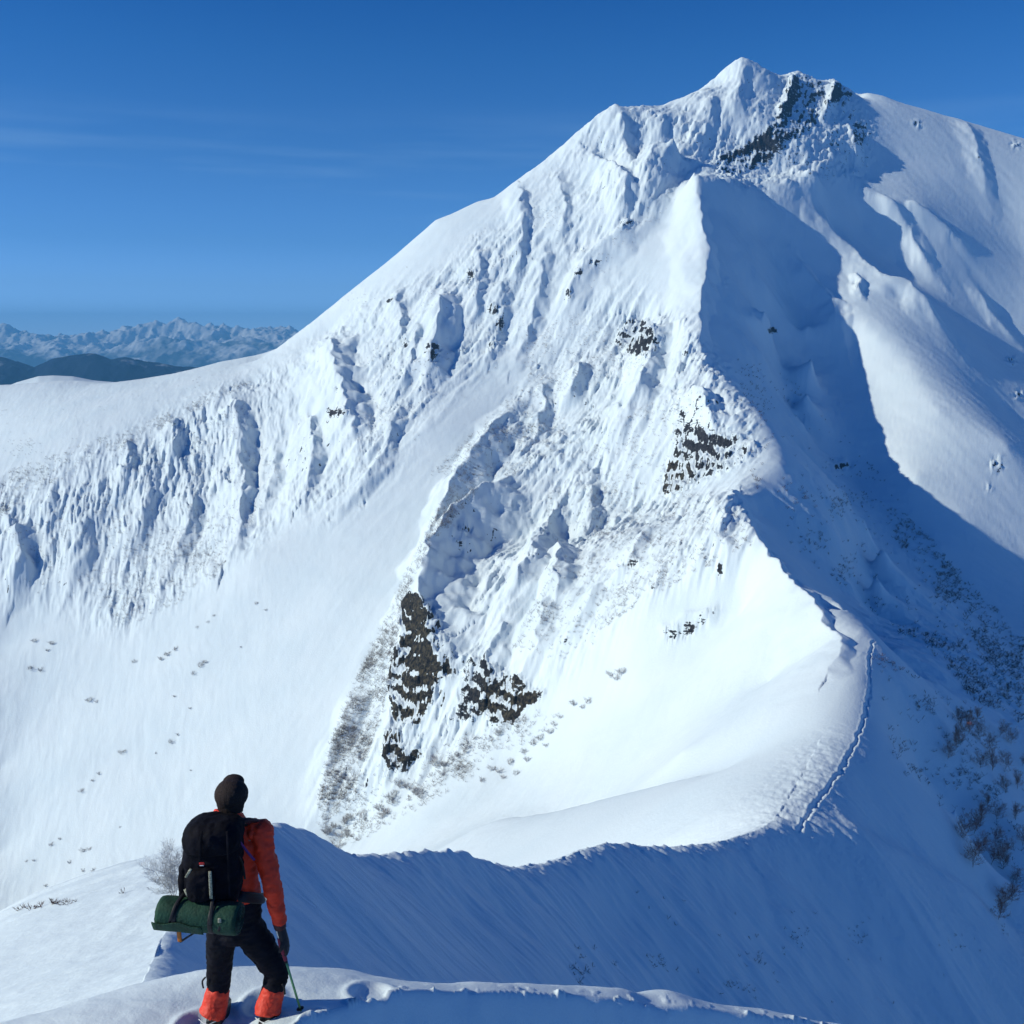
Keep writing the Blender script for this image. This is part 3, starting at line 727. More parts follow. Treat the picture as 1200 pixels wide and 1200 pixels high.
# trousers
mb=MB()
mb.tube([b(274,1046),b(275,1062),b(275,1083)],[(.165,.125),(.175,.132),(.172,.13)],n=26)
mb.ball(b(276,1090),(.165,.125,.085))
mb.tube([hipR+V3(-.02,0,.05),hipR.lerp(knR,.3),hipR.lerp(knR,.7),knR,knR.lerp(anR,.35),knR.lerp(anR,.62)],[(.095,.11),(.100,.105),(.088,.090),(.080,.082),(.072,.078),(.064,.066)],n=20)
mb.tube([hipL+V3(.01,0,.05),hipL.lerp(knL,.3),hipL.lerp(knL,.7),knL,knL.lerp(anL,.35),knL.lerp(anL,.62)],[(.095,.11),(.094,.10),(.086,.088),(.080,.082),(.072,.078),(.066,.068)],n=20)
tr=mb.build('trousers',M_trs,hiker,remesh=.010,smooth=2,wrinkle=(.013,8,1.9))
for nm,kn,an,lean in (('R',knR,anR,-.004),('L',knL,anL,-.014)):
    mb=MB(); a=kn.lerp(an,.40); z=an+V3(lean,-.01,.055)
    mb.tube([a,a.lerp(z,.3),a.lerp(z,.65),z,z+V3(lean,-.015,-.035)],[(.074,.078),(.079,.082),(.080,.084),(.084,.094),(.090,.105)],n=26,cap=True)
    g=mb.build('gaiter',M_gait,hiker,remesh=.009,smooth=1,wrinkle=(.010,11,1.6))
    mb=MB(); mb.tube([a+V3(0,0,-.004),a+V3(0,0,.012)],[(.077,.081),(.075,.079)],n=26,sub=2); q=mb.build('top_band',M_web,g); q.location=(0,0,0)
    mb=MB(); mb.tube([z+V3(lean-.07,-.065,-.030),z+V3(lean,-.112,-.034),z+V3(lean+.07,-.065,-.030)],[.003,.003,.003],n=8); q=mb.build('hem_cord',M_white,g); q.location=(0,0,0)
    mb=MB(); zz=(gR if nm=='R' else gL); f0=V3(an.x,an.y,zz)
    mb.tube([f0+V3(0,-.085,.035),f0+V3(0,-.03,.042),f0+V3(0,.08,.045),f0+V3(0,.19,.035)],[(.050,.045),(.058,.06),(.058,.05),(.046,.035)],n=18,ex=2.6)
    mb.tube([f0+V3(0,-.01,.03),f0+V3(0,.0,.08)],[(.050,.055),(.044,.044)],n=18)
    bt=mb.build('boot',M_boot,hiker,remesh=.008,smooth=1)
    mb=MB(); mb.tube([f0+V3(0,-.125,.012),f0+V3(0,-.03,.012),f0+V3(0,.09,.012),f0+V3(0,.215,.018)],[(.050,.022),(.060,.022),(.062,.022),(.040,.016)],n=18,ex=4); q=mb.build('sole',M_web,bt); q.location=(0,0,0)
mb=MB(); w=b(241,1150,-.06); mb.tube([w+V3(0,0,.03),w+V3(-.022,0,.0),w+V3(-.018,0,-.05)],[(.006,.004)]*3,n=8); mb.build('leg_strap',M_web,hiker)
mb=MB(); w=b(331,1158,-.05); mb.tube([w+V3(0,0,.03),w+V3(.012,0,.0),w+V3(.014,0,-.045)],[(.007,.005)]*3,n=8); mb.build('leg_strap',M_web,hiker)
# right glove over the hand, closed round the pole
mb=MB(); mb.tube([wrR-dR*.01,wrR+dR*.03,haR-dR*.01,haR+dR*.03],[(.033,.036),(.031,.036),(.027,.048),(.022,.045)],flat=upR)
fingers(mb,haR,dR,sd,upR if upR.x<0 else -upR,1.05,r=.0125)
mb.build('glove',M_glove,hiker,remesh=.006,smooth=1)
mb=MB(); mb.tube([wrL-dL*.01,wrL+dL*.03,haL+dL*.02],[(.033,.036),(.031,.036),(.025,.048)],flat=uL); fingers(mb,haL,dL,sL,uL,.7,r=.0125)
mb.build('glove',M_glove,hiker,remesh=.006,smooth=1)
# ------------------------------------------------------------------ backpack
YP=6.10
def p(u,v,dy=0): return pz(u,v,YP+dy)
bp=empty('backpack',tuple(p(248,1056))); tag(bp,'large black backpack with pale side webbing on the back of the hiker','backpack')
mb=MB(); X1=V3(1,0,0); Y1=V3(0,1,0)
rg=[]
for u,v,rx,ry in ((249,1057,.14,.10),(249,1054,.165,.125),(250,1040,.178,.14),(250,1020,.184,.15),(250,995,.182,.15),(251,975,.174,.145),(250,966,.16,.12),(250,963,.14,.09)):
    rg.append((p(u,v,.06),X1*rx,Y1*ry,3.0))
mb.ring_loft(rg,40); pk=mb.build('pack_body',M_pack,bp,remesh=.010,smooth=2,wrinkle=(.012,7,1.3))
mb=MB(); rg=[]
for u,v,rx,ry in ((250,992,.15,.12),(250,990,.178,.16),(250,980,.187,.17),(251,969,.178,.16),(251,962,.150,.13),(251,959,.09,.08)):
    rg.append((p(u,v,.03),X1*rx,Y1*ry,2.8))
mb.ring_loft(rg,40); mb.build('lid',M_pack,bp,remesh=.010,smooth=2,wrinkle=(.010,9,1))
mb=MB(); rg=[]
for u,v,rx,ry in ((235,1054,.05,.03),(235,1050,.075,.05),(235,1038,.085,.06),(236,1026,.080,.055),(237,1018,.055,.035)):
    rg.append((p(u,v,-.10),X1*rx,Y1*ry,2.6))
mb.ring_loft(rg,30); mb.build('front_pocket',M_pack,bp,remesh=.008,smooth=1,wrinkle=(.010,14,1))
mb=MB(); rg=[]
for u,v,rx,ry in ((222,1052,.03,.05),(220,1046,.045,.07),(219,1030,.045,.08),(220,1012,.042,.075),(221,1004,.03,.05)):
    rg.append((p(u,v,.02),X1*rx,Y1*ry,2.6))
mb.ring_loft(rg,24); mb.build('side_pocket',M_pack,bp,remesh=.008,smooth=1,wrinkle=(.008,14,1))
def strap(name,pts,w,t,m,parent=bp,ex=4):
    mb=MB(); mb.tube(pts,[(w,t)]*len(pts),n=10,ex=ex); o=mb.build(name,m,parent)
    if parent.parent: o.location=(0,0,0)
    return o
strap('compression_strap',[p(246,1021,-.150),p(246.6,1035,-.158),p(247.5,1053,-.145)],.0105,.004,M_light)
strap('compression_strap',[p(224,1018,-.11),p(221,1023,-.12),p(218,1028,-.10)],.0085,.004,M_light)
strap('buckle',[p(217,1042,-.10),p(219,1047,-.115),p(221,1050,-.11)],.010,.006,M_light)
strap('lid_strap',[p(236,974,-.135),p(235,990,-.155),p(234,1012,-.14)],.008,.003,M_pack)
strap('lid_strap',[p(266,974,-.12),p(267,990,-.145),p(268,1020,-.12),p(269,1052,-.10)],.008,.003,M_pack)
mb=MB(); mb.box(p(236.5,1012,-.158),.034,.006,.014,ex=3); lg=mb.build('badge',M_red,bp)
mb=MB(); mb.box(p(236.5,1014.4,-.163),.026,.004,.004,ex=3); q=mb.build('badge_stripe',M_white,lg); q.location=(0,0,0)
strap('shoulder_strap',[p(277,966,.10),p(288,968,.22),b(296,985,.14),b(300,1015,.12),b(292,1038,.05)],.022,.008,M_web)
strap('shoulder_strap',[p(228,966,.10),p(226,968,.22),b(234,985,.15),b(232,1015,.13),b(236,1038,.08)],.022,.008,M_web)
strap('load_strap',[p(280,985,.0),p(288,996,.07),b(298,1008,-.14)],.009,.004,M_purple)
strap('load_strap',[p(279,1003,.0),p(284,1012,.03),p(287,1030,.05)],.008,.004,M_web)
strap('hip_belt',[p(270,1050,.06),p(285,1051,.08),b(304,1053,-.02),b(309,1052,.09)],.012,.035,M_web)
strap('hip_belt',[p(228,1050,.06),p(228,1051,.12),b(242,1054,.02),b(240,1054,.12)],.012,.035,M_web)
strap('grab_loop',[p(250,962,.10),p(256,957,.12),p(262,962,.10)],.006,.004,M_web)
# ------------------------------------------------------------------ rolled foam mat
YM=6.0
def mp(u,v,dy=0): return pz(u,v,YM+dy)
ca=mp(188.5,1068,.02); cb=mp(281,1077,-.02); ax=(cb-ca).normalized(); n1_=V3(0,0,1)-ax*ax.z; n1_.normalize(); n2_=ax.cross(n1_)
mt=empty('rolled_mat',tuple((ca+cb)/2-V3(0,0,.1))); tag(mt,'rolled dark green foam mat strapped under the black backpack','rolled mat')
mb=MB(); rings=[]
for k in range(25):
    t=k/24; c=ca.lerp(cb,t); r=.098*(1-.05*math.exp(-((t-.24)/.035)**2)-.07*math.exp(-((t-.69)/.035)**2)); r*=(.94 if k in (0,24) else 1)
    rings.append((c,n1_*r*1.0,n2_*r,2.15))
mb.ring_loft(rings,48); mb.build('foam_roll',M_mat,mt,wrinkle=(.0035,22,1))
for c,s in ((cb,1),(ca,-1)):          # spiral of the roll on its ends
    mb=MB(); pts=[c+ax*s*.004+(n1_*math.cos(a)+n2_*math.sin(a))*(.012+.0115*a/ (math.pi)) for a in [i*math.pi/6 for i in range(0,43)]]
    mb.tube(pts,[.0035]*len(pts),n=6,sub=1,flat=n1_); mb.build('roll_spiral',M_matd,mt)
mb=MB(); c=mp(222,1085,-.09); pts=[]
rg=[]                                   # loose outer flap along the lower front
for k in range(13):
    t=k/12; q=ca.lerp(cb,t*.62-.03); a=math.radians(118+6*math.sin(t*9)); o=n1_*math.cos(a)+n2_*math.sin(a)*(-1 if n2_.y>0 else 1)
    rg.append((q+o*.101,o.cross(ax)*.045,o*.006,3))
mb.ring_loft(rg,14); mb.build('outer_flap',M_mat,mt)
for t,wd in ((.24,.014),(.69,.016)):
    q=ca.lerp(cb,t); mb=MB(); rg=[]
    for k in range(33):
        a=2*math.pi*k/32; o=n1_*math.cos(a)+n2_*math.sin(a); rg.append((q+o*.0965,ax*wd,o*.005,4))
    mb.ring_loft(rg,10,cap=False); mb.build('mat_strap',M_web,mt)
q=ca.lerp(cb,.24); strap('mat_strap',[p(216,1046,-.06),q+V3(.0,-.06,.095),q+V3(-.02,-.098,.03),q+V3(-.05,-.075,-.05)],.010,.004,M_web,mt)
q=ca.lerp(cb,.69); strap('mat_strap',[p(250,1050,-.12),q+V3(0,-.07,.09),q+V3(0,-.104,.0)],.011,.004,M_web,mt)
strap('strap_tail',[q+V3(.03,-.05,.085),q+V3(.055,-.088,.045),q+V3(.060,-.1,.0),q+V3(.045,-.098,-.04)],.008,.004,M_web,mt)
mb=MB(); mb.box(q+V3(.058,-.102,.035),.022,.008,.03,ex=3); mb.build('strap_buckle',M_light,mt)
for t,dz in ((.42,-.088),(.47,-.091),(.80,-.06)):
    mb=MB(); c=ca.lerp(cb,t)+V3(0,-.06,dz); mb.box(c,.014,.004,.004,ex=3); mb.build('white_mark',M_white,mt)
# orange strap loops hanging below the mat
og=empty('orange_strap',tuple(mp(215,1096,.03))); tag(og,'orange strap loop hanging below the left end of the green mat','strap')
strap('loop',[mp(209,1080,-.02),mp(210,1096,-.03),mp(211,1103,-.03)],.014,.008,M_orange,og)
strap('loop',[mp(212,1086,-.02),mp(224,1090,-.03),mp(236,1089,-.02)],.012,.020,M_orange,og)
strap('loop_edge',[mp(211,1104,-.03),mp(220,1098,-.035),mp(230,1092,-.03)],.006,.005,M_web,og)
# ------------------------------------------------------------------ trekking pole
q0=b(311,1046,-.06); q1=b(354.5,1191,-.02); pd=(q1-q0).normalized()
g1=fgsurf(np.array([q1.x]),np.array([q1.y]),False)[0]; print('pole tip over snow',q1.z-g1)
tp=empty('trekking_pole',tuple(q1)); tag(tp,'thin green and silver trekking pole in the right hand of the hiker','trekking pole')
ln=(q1-q0).length
def pp(t): return q0+pd*ln*t
mb=MB(); mb.tube([pp(.10),pp(.52)],[.0085,.0085],n=12,sub=1); mb.build('upper_shaft',M_metal,tp)
mb=MB(); mb.tube([pp(.52),pp(.955)],[.0085,.0075],n=12,sub=1); mb.build('lower_shaft',M_pole,tp)
mb=MB(); mb.tube([pp(.0),pp(.03),pp(.10)],[.012,.015,.012],n=12); mb.build('top_cap',M_metal,tp)
mb=MB(); mb.tube([pp(.36),pp(.40),pp(.48),pp(.54)],[.012,.017,.016,.013],n=12); mb.build('grip',M_grip,tp)
mb=MB(); mb.tube([pp(.54),pp(.56)],[.012,.011],n=12,sub=1); mb.build('collar',M_web,tp)
mb=MB(); mb.tube([pp(.93),pp(.935),pp(.942)],[.012,.026,.010],n=16,sub=2); mb.build('basket',M_web,tp)
mb=MB(); mb.tube([pp(.955),pp(1.0)],[.006,.002],n=10,sub=1); mb.build('tip',M_metal,tp)
# ------------------------------------------------------------------ bare shrubs and birches
rnd=random.Random(7)
def mat_twig(name,c1,c2):
    m=bpy.data.materials.new(name); m.use_nodes=True; nt=m.node_tree; p=nt.nodes['Principled BSDF']; p.inputs['Roughness'].default_value=.85; p.inputs['Specular IOR Level'].default_value=.2
    g=nd(nt,'ShaderNodeNewGeometry'); n=nd(nt,'ShaderNodeTexNoise',inp={'Scale':.8,'Detail':3}); nt.links.new(g.outputs['Position'],n.inputs['Vector'])
    cr=nd(nt,'ShaderNodeValToRGB'); nt.links.new(n.outputs['Fac'],cr.inputs[0]); cr.color_ramp.elements[0].position=.35; cr.color_ramp.elements[0].color=(*c1,1); cr.color_ramp.elements[1].position=.65; cr.color_ramp.elements[1].color=(*c2,1)
    nt.links.new(cr.outputs[0],p.inputs['Base Color']); return m
M_scrub=mat_twig('frosted grey twigs',(.22,.21,.22),(.46,.43,.43))
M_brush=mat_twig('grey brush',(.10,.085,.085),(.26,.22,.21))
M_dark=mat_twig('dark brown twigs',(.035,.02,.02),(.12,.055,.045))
M_birch=mat_twig('rusty brown twigs',(.30,.10,.06),(.48,.22,.14))
M_bark=mat_twig('pale birch bark',(.16,.13,.12),(.42,.38,.34))
def prism(V_,F_,a,b,ra,rb):
    d=(b-a); l=d.length
    if l<1e-6: return
    d/=l; x=d.orthogonal().normalized(); y=d.cross(x); n0=len(V_)
    for c,r in ((a,ra),(b,rb)):
        for k in range(3):
            t=2.0944*k; V_.append(c+x*(r*math.cos(t))+y*(r*math.sin(t)))
    for k in range(3): F_.append((n0+k,n0+(k+1)%3,n0+3+(k+1)%3,n0+3+k))
def grow(V_,F_,o,d,l,r,depth,rn,spread=.7,minr=.004,seg=3):
    p=o; q=d.normalized(); n=seg
    for i in range(n):
        q=(q+Vector((rn.uniform(-.22,.22),rn.uniform(-.22,.22),rn.uniform(-.05,.22)))).normalized()
        e=p+q*l/n; r2=max(minr,r*(1-.28)); prism(V_,F_,p,e,r,r2); r=r2; p=e
        if depth>0:
            for _ in range(2 if i<n-1 else 3):
                w=Vector((rn.uniform(-1,1),rn.uniform(-1,1),rn.uniform(-.2,.9))).normalized()
                grow(V_,F_,p,(q*(1-spread)+w*spread).normalized(),l*rn.uniform(.45,.7),r*.6,depth-1,rn,spread,minr,seg if depth>1 else 2)
def mesh_from(name,V_,F_,m):
    me=bpy.data.meshes.new(name); me.from_pydata([tuple(v) for v in V_],[],F_); me.materials.append(m); me.update(); return me
def shrub_mesh(seed,h,stems,depth,r,m,minr,spread=.65):
    rn=random.Random(seed); V_=[];F_=[]
    for k in range(stems):
        a=rn.uniform(0,6.28); d=Vector((math.cos(a)*rn.uniform(.2,.9),math.sin(a)*rn.uniform(.2,.9),1)); grow(V_,F_,Vector((math.cos(a)*.1,math.sin(a)*.1,-.25)),d,h*rn.uniform(.45,.7),r,depth,rn,spread,minr)
    return mesh_from('shrub',V_,F_,m)
VIS=None
def visible_map():
    # nearest terrain cell for each pixel block, so that shrubs stand on what the camera faces
    i0=np.argmax(yrow>13); u=U[i0:]; v=V[i0:]
    gi=np.round(v/2).astype(int); gj=np.round(u/2).astype(int)
    ok=(gi>=0)&(gi<650)&(gj>=-30)&(gj<650)
    r,c=np.where(ok); gi=gi[ok]; gj=gj[ok]+30
    best=np.full((650,700),-1,np.int64)
    order=np.argsort(-r,kind='stable')        # far first, near overwrite
    best[gi[order],gj[order]]=(r[order]+i0)*X.shape[1]+c[order]
    return best
VM=visible_map(); XF,YF,ZF=X.ravel(),Y.ravel(),Z.ravel()
def spot(u,v,ymin=0):
    i,j=int(round(v/2)),int(round(u/2))+30
    for dd in range(0,6):
        for di in range(-dd,dd+1):
            for dj in range(-dd,dd+1):
                if 0<=i+di<650 and 0<=j+dj<700 and VM[i+di,j+dj]>=0 and YF[VM[i+di,j+dj]]>ymin: k=VM[i+di,j+dj]; return Vector((XF[k],YF[k],ZF[k]))
    return None
# uncountable brush poking through the snow of the faces: one stuff object of many tiny twigs
SCR=[ # polygon, count, height range m, radius, kind 0 grey / 1 dark
 ([(540,545),(490,640),(448,735),(415,800),(385,880),(372,945),(400,950),(425,900),(450,830),(462,760),(478,690),(505,640),(560,575)],700,(1.2,3.0),.05,0),
 ([(500,560),(560,500),(620,440),(660,430),(660,520),(600,560),(540,560)],260,(1.0,2.2),.05,0),
 ([(640,560),(700,520),(760,470),(800,470),(780,560),(860,590),(880,640),(780,690),(700,740),(650,780),(600,760),(640,680)],480,(.8,2.0),.045,0),
 ([(0,555),(100,520),(150,502),(200,482),(245,458),(300,445),(250,470),(200,498),(100,545),(0,605)],230,(1.0,2.6),.05,0),
 ([(0,600),(150,520),(290,470),(330,560),(280,640),(150,720),(60,700),(0,690)],420,(.8,2.0),.045,0),
 ([(120,640),(280,600),(260,670),(190,720),(130,740)],200,(1.0,2.4),.045,0),
 ([(600,370),(700,380),(760,430),(700,470),(620,450)],160,(.8,1.8),.045,0),
 ([(370,930),(440,900),(560,860),(640,830),(660,850),(540,920),(420,985),(380,990)],230,(1.0,2.6),.05,0),
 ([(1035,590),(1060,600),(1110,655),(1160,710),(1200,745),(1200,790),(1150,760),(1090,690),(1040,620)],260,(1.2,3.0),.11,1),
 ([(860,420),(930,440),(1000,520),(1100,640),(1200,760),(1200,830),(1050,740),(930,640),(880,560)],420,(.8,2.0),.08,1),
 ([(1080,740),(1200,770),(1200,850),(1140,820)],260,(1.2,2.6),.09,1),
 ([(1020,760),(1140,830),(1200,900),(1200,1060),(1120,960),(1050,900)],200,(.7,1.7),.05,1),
 ([(15,1066),(60,1058),(110,1049),(165,1040),(168,1045),(110,1055),(60,1064),(15,1072)],14,(.1,.25),.012,1),
 ([(400,350),(560,270),(700,200),(800,230),(640,420),(480,520),(400,560)],170,(.8,1.6),.045,0),
 ([(0,480),(120,470),(280,430),(300,450),(150,500),(0,560)],30,(.8,1.4),.05,0),
 ([(700,1040),(1180,1080),(1190,1180),(620,1170)],90,(.25,.6),.02,1),
]
groups={0:([],[]),1:([],[])}
for poly,cnt,(h0,h1),r,kind in SCR:
    us=[q[0] for q in poly]; vs=[q[1] for q in poly]; V_,F_=groups[kind]; c=0; tries=0; cnt=int(cnt*(3.2 if kind==0 else 1.6)); r=r*(.8 if kind==0 else .8)
    cl=[(rnd.uniform(min(us),max(us)),rnd.uniform(min(vs),max(vs))) for _ in range(max(3,cnt//14))]
    while c<cnt and tries<cnt*30:
        tries+=1
        if rnd.random()<.7: a,b2=rnd.choice(cl); u=a+rnd.gauss(0,9); v=b2+rnd.gauss(0,7)
        else: u=rnd.uniform(min(us),max(us)); v=rnd.uniform(min(vs),max(vs))
        if not inpoly(poly,np.array([u]),np.array([v]))[0]: continue
        o=spot(u,v)
        if o is None: continue
        c+=1; h=rnd.uniform(h0,h1)
        for k in range(rnd.randint(3,5)):
            d=Vector((rnd.uniform(-1,1),rnd.uniform(-1,.6),rnd.uniform(.3,1.1))).normalized()
            e=o+d*h*.55; prism(V_,F_,o-d*.3,e,r,r*.6)
            for _ in range(3):
                d2=(d+Vector((rnd.uniform(-.8,.8),rnd.uniform(-.8,.8),rnd.uniform(-.2,.6)))).normalized()
                prism(V_,F_,e,e+d2*h*rnd.uniform(.3,.55),r*.55,r*.3)
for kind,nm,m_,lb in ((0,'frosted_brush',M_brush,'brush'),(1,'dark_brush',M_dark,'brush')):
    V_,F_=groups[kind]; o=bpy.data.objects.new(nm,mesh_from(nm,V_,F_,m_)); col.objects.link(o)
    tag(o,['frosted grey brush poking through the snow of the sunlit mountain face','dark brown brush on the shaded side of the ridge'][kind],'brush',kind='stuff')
# single shrubs and birches, each an object of its own
protos=[shrub_mesh(100+k,1.0,5,2,.012,M_scrub,.006,.55) for k in range(5)]
birch=[]
for k in range(4):
    rn=random.Random(300+k); V_=[];F_=[]; TV=[];TF=[]
    p_=Vector((0,0,-.3)); d=Vector((rn.uniform(-.15,.15),rn.uniform(-.15,.15),1)); r=.020
    for i in range(5):
        d=(d+Vector((rn.uniform(-.2,.2),rn.uniform(-.2,.2),.1))).normalized(); e=p_+d*.2; prism(TV,TF,p_,e,r,r*.82); r*=.82
        if i>0:
            for _ in range(3):
                w=Vector((rn.uniform(-1,1),rn.uniform(-1,1),rn.uniform(0,.9))).normalized(); grow(V_,F_,e,(d*.4+w*.7).normalized(),.42,.008,2,rn,.6,.0032)
        p_=e
    birch.append((mesh_from('trunk',TV,TF,M_bark),mesh_from('crown',V_,F_,M_birch)))
def place_shrub(u,v,h,label,group,name='bare_shrub'):
    o=spot(u,v,195)
    if o is None: return
    ob=bpy.data.objects.new(name,rnd.choice(protos)); ob.location=o; ob.scale=(h*1.25,h*1.25,h); ob.rotation_euler=(0,0,rnd.uniform(0,6.28)); col.objects.link(ob)
    tag(ob,label,'shrub',group)
def place_birch(u,v,h,label,group):
    o=spot(u,v,195)
    if o is None: return
    r=empty('birch_tree',o); r.scale=(h*1.15,h*1.15,h); r.rotation_euler=(0,0,rnd.uniform(0,6.28)); tag(r,label,'birch tree',group)
    t,c=rnd.choice(birch)
    for n_,me in (('trunk',t),('crown',c)):
        q=bpy.data.objects.new(n_,me); q.parent=r; col.objects.link(q)
LEFT=[(195,768,4.2),(203,762,3.6),(188,774,3.2),(235,782,4),(226,790,3),(240,775,3),(105,822,4),(112,824,2.6),(155,778,3.6),(60,757,3.8),(40,752,3.5),(35,785,4),(48,790,4),(55,765,3),(140,885,3),(148,883,2.2),(200,870,3),(208,862,2.4),(95,927,3),(115,907,2.4),(108,915,1.8),(60,990,2.8),(70,985,2.2),(95,998,3.2),(104,996,2.4),(80,1012,2.4),(108,1020,2.4),(95,1022,2.2),(65,1047,2),(300,707,2.6),(312,715,2),(245,730,2),(230,735,2),(250,722,2),(282,760,1.8),(205,815,1.8),(222,830,1.8),(182,885,1.6),(30,1010,1.6),(40,1008,1.8),(225,905,1.4),(140,970,1.4)]
for u,v,h in LEFT: place_shrub(u,v,h*.8,'small bare shrub standing alone on the smooth snow below the fluted face','scattered shrubs on the left snow slope')
FOOT=[]
rr=random.Random(12)
for k in range(34):
    t=rr.random(); u=385+t*190+rr.uniform(-12,12); v=985-t*115+rr.uniform(-14,16); FOOT.append((u,v,rr.uniform(2.6,4.6)))
for u,v,h in FOOT: place_shrub(u,v,h,'bare grey shrub on the snow apron below the rocky buttress','shrubs on the apron below the buttress')
ROWT=[(600,895),(585,905),(612,885),(625,872),(632,866),(645,860),(650,852),(590,912),(577,905),(565,915),(682,830),(672,826),(688,822),(722,795),(715,792),(728,790),(655,842),(618,893),(604,908),(640,875)]
for u,v in ROWT: place_shrub(u,v,rr.uniform(2.0,3.2),'bare shrub in the row crossing the open snow right of the buttress','row of shrubs on the open snow')
BIR=[(1128,850),(1143,845),(1150,868),(1160,880),(1170,862),(1185,872),(1195,895),(1178,900),(1165,905),(1150,900),(1120,875),(1192,925),(1180,930),(1122,870),(1180,1000),(1165,985),(1150,960),(1140,975),(1130,985),(1145,1000),(1160,1010),(1175,1020),(1190,1035),(1198,990),(1170,1075),(1176,1060),(1140,1015),(1190,960),(1110,890),(1186,1055),(1135,860),(1155,945),(1168,960)]
for u,v in BIR: place_birch(u,v,rr.uniform(3.4,5.6),'rusty brown bare birch on the shaded slope at the right edge','birches on the shaded slope')
# the frosted bush beside the hiker
o=spot(203,1052)
print('bush at',o)
br_=empty('frosted_bush',o); br_.scale=(.72,.72,.72); tag(br_,'pale frosted bush behind the pack, left of the hiker','bush')
V_=[];F_=[];TV=[];TF=[]; rn=random.Random(5)
for k in range(5):
    a=rn.uniform(0,6.28); p_=Vector((0,0,-.1)); d=Vector((math.cos(a)*.35,math.sin(a)*.3,1)).normalized(); r=.012
    for i in range(4):
        e=p_+d*.42; prism(TV,TF,p_,e,r,r*.8); r*=.8; d=(d+Vector((rn.uniform(-.2,.2),rn.uniform(-.2,.2),.1))).normalized()
        for _ in range(4): 
            w=Vector((rn.uniform(-1,1),rn.uniform(-1,1),rn.uniform(-.1,.8))).normalized(); grow(V_,F_,e,w,.42,.008,2,rn,.6,.0032)
        p_=e
for n_,me in (('stems',mesh_from('stems',TV,TF,M_dark)),('twigs',mesh_from('twigs',V_,F_,mat_twig('rime covered twigs',(.35,.36,.38),(.62,.65,.68))))):
    q=bpy.data.objects.new(n_,me); q.parent=br_; col.objects.link(q)
print('veg',time.time()-T0)
# ------------------------------------------------------------------ far country: plain, hills, the distant range
def far_grid(name,x0,x1,y0,y1,nx,ny,f,m,attrs=None,label=None):
    xx,yy=np.meshgrid(np.linspace(x0,x1,nx),np.linspace(y0,y1,ny)); zz=f(xx,yy)
    o=grid_mesh(name,xx,yy,zz,m); o['kind']='structure'; return o
def snowforest(name,snow,forest,s,lo,hi,z0,z1):
    m=bpy.data.materials.new(name); m.use_nodes=True; nt=m.node_tree; L=nt.links.new; p=nt.nodes['Principled BSDF']; p.inputs['Roughness'].default_value=.85; p.inputs['Specular IOR Level'].default_value=.1
    g=nd(nt,'ShaderNodeNewGeometry'); n=nd(nt,'ShaderNodeTexNoise',inp={'Scale':s,'Detail':8,'Roughness':.62}); L(g.outputs['Position'],n.inputs['Vector'])
    sp=nd(nt,'ShaderNodeSeparateXYZ'); L(g.outputs['Position'],sp.inputs[0])
    h=nd(nt,'ShaderNodeMapRange',inp={1:z0,2:z1,3:-.25,4:.25}); L(sp.outputs['Z'],h.inputs[0])
    a=nd(nt,'ShaderNodeMath',op='ADD'); L(n.outputs['Fac'],a.inputs[0]); L(h.outputs[0],a.inputs[1])
    r=nd(nt,'ShaderNodeMapRange',inp={1:lo,2:hi}); L(a.outputs[0],r.inputs[0])
    mx=nd(nt,'ShaderNodeMix',data_type='RGBA'); mx.inputs[6].default_value=(*forest,1); mx.inputs[7].default_value=(*snow,1); L(r.outputs[0],mx.inputs[0]); L(mx.outputs[2],p.inputs['Base Color'])
    return m
M_range=snowforest('far snow peaks',(.85,.88,.9),(.05,.07,.10),.0011,.42,.55,-500,300)
M_hill=snowforest('wooded hills',(.7,.75,.8),(.004,.015,.045),.004,.60,.74,-300,50)
M_plain=snowforest('snowy plain',(.55,.6,.66),(.08,.10,.13),.0006,.42,.6,-5000,5000)
def rng_h(x,y):
    r=ridged(x/1500,y/1500,6,401,.55); r2=ridged(x/520,y/520,5,402,.55)
    env=np.exp(-((y-14300)/1100)**2)+.55*np.exp(-((y-12800)/700)**2)
    top=372+ 40*perlin(x/2600,y*0,405)
    h=-720+(np.minimum(top,400)+720)*np.clip(env,0,1)*(.62+.27*r+.10*r2)
    return h
far_grid('distant_mountain_range',-13000,9000,11600,16000,1500,260,rng_h,M_range)
HT=[(-80,422),(0,418),(20,425),(40,431),(62,421),(80,418),(100,415),(112,414),(130,420),(148,419),(170,425),(200,429),(245,432),(300,438),(400,450),(600,470)]
def hill_h(x,y):
    hx=np.array([ray(u,v)[0]*5000 for u,v in HT]); hz=np.array([ray(u,v)[1]*5000 for u,v in HT])
    top=np.interp(x*5000/np.maximum(y,4200)*1.0,hx,hz)
    top=np.where(x<hx[0],hz[0]-(hx[0]-x)*.05,top)
    env=np.exp(-((y-5000)/520)**2)
    h=-720+(np.minimum(top,400)+720)*env
    return h+ (ridged(x/260,y/260,5,411)*45-25)*env*sm(0,.25,1-env+.08)+ridged(x/90,y/90,4,412)*7
far_grid('wooded_hills',-4200,1500,3600,6400,900,380,hill_h,M_hill)
SN=[(-200,470),(-60,462),(0,456),(20,448),(45,441),(62,440),(85,441),(110,446),(135,448),(146,450),(170,455),(300,470)]
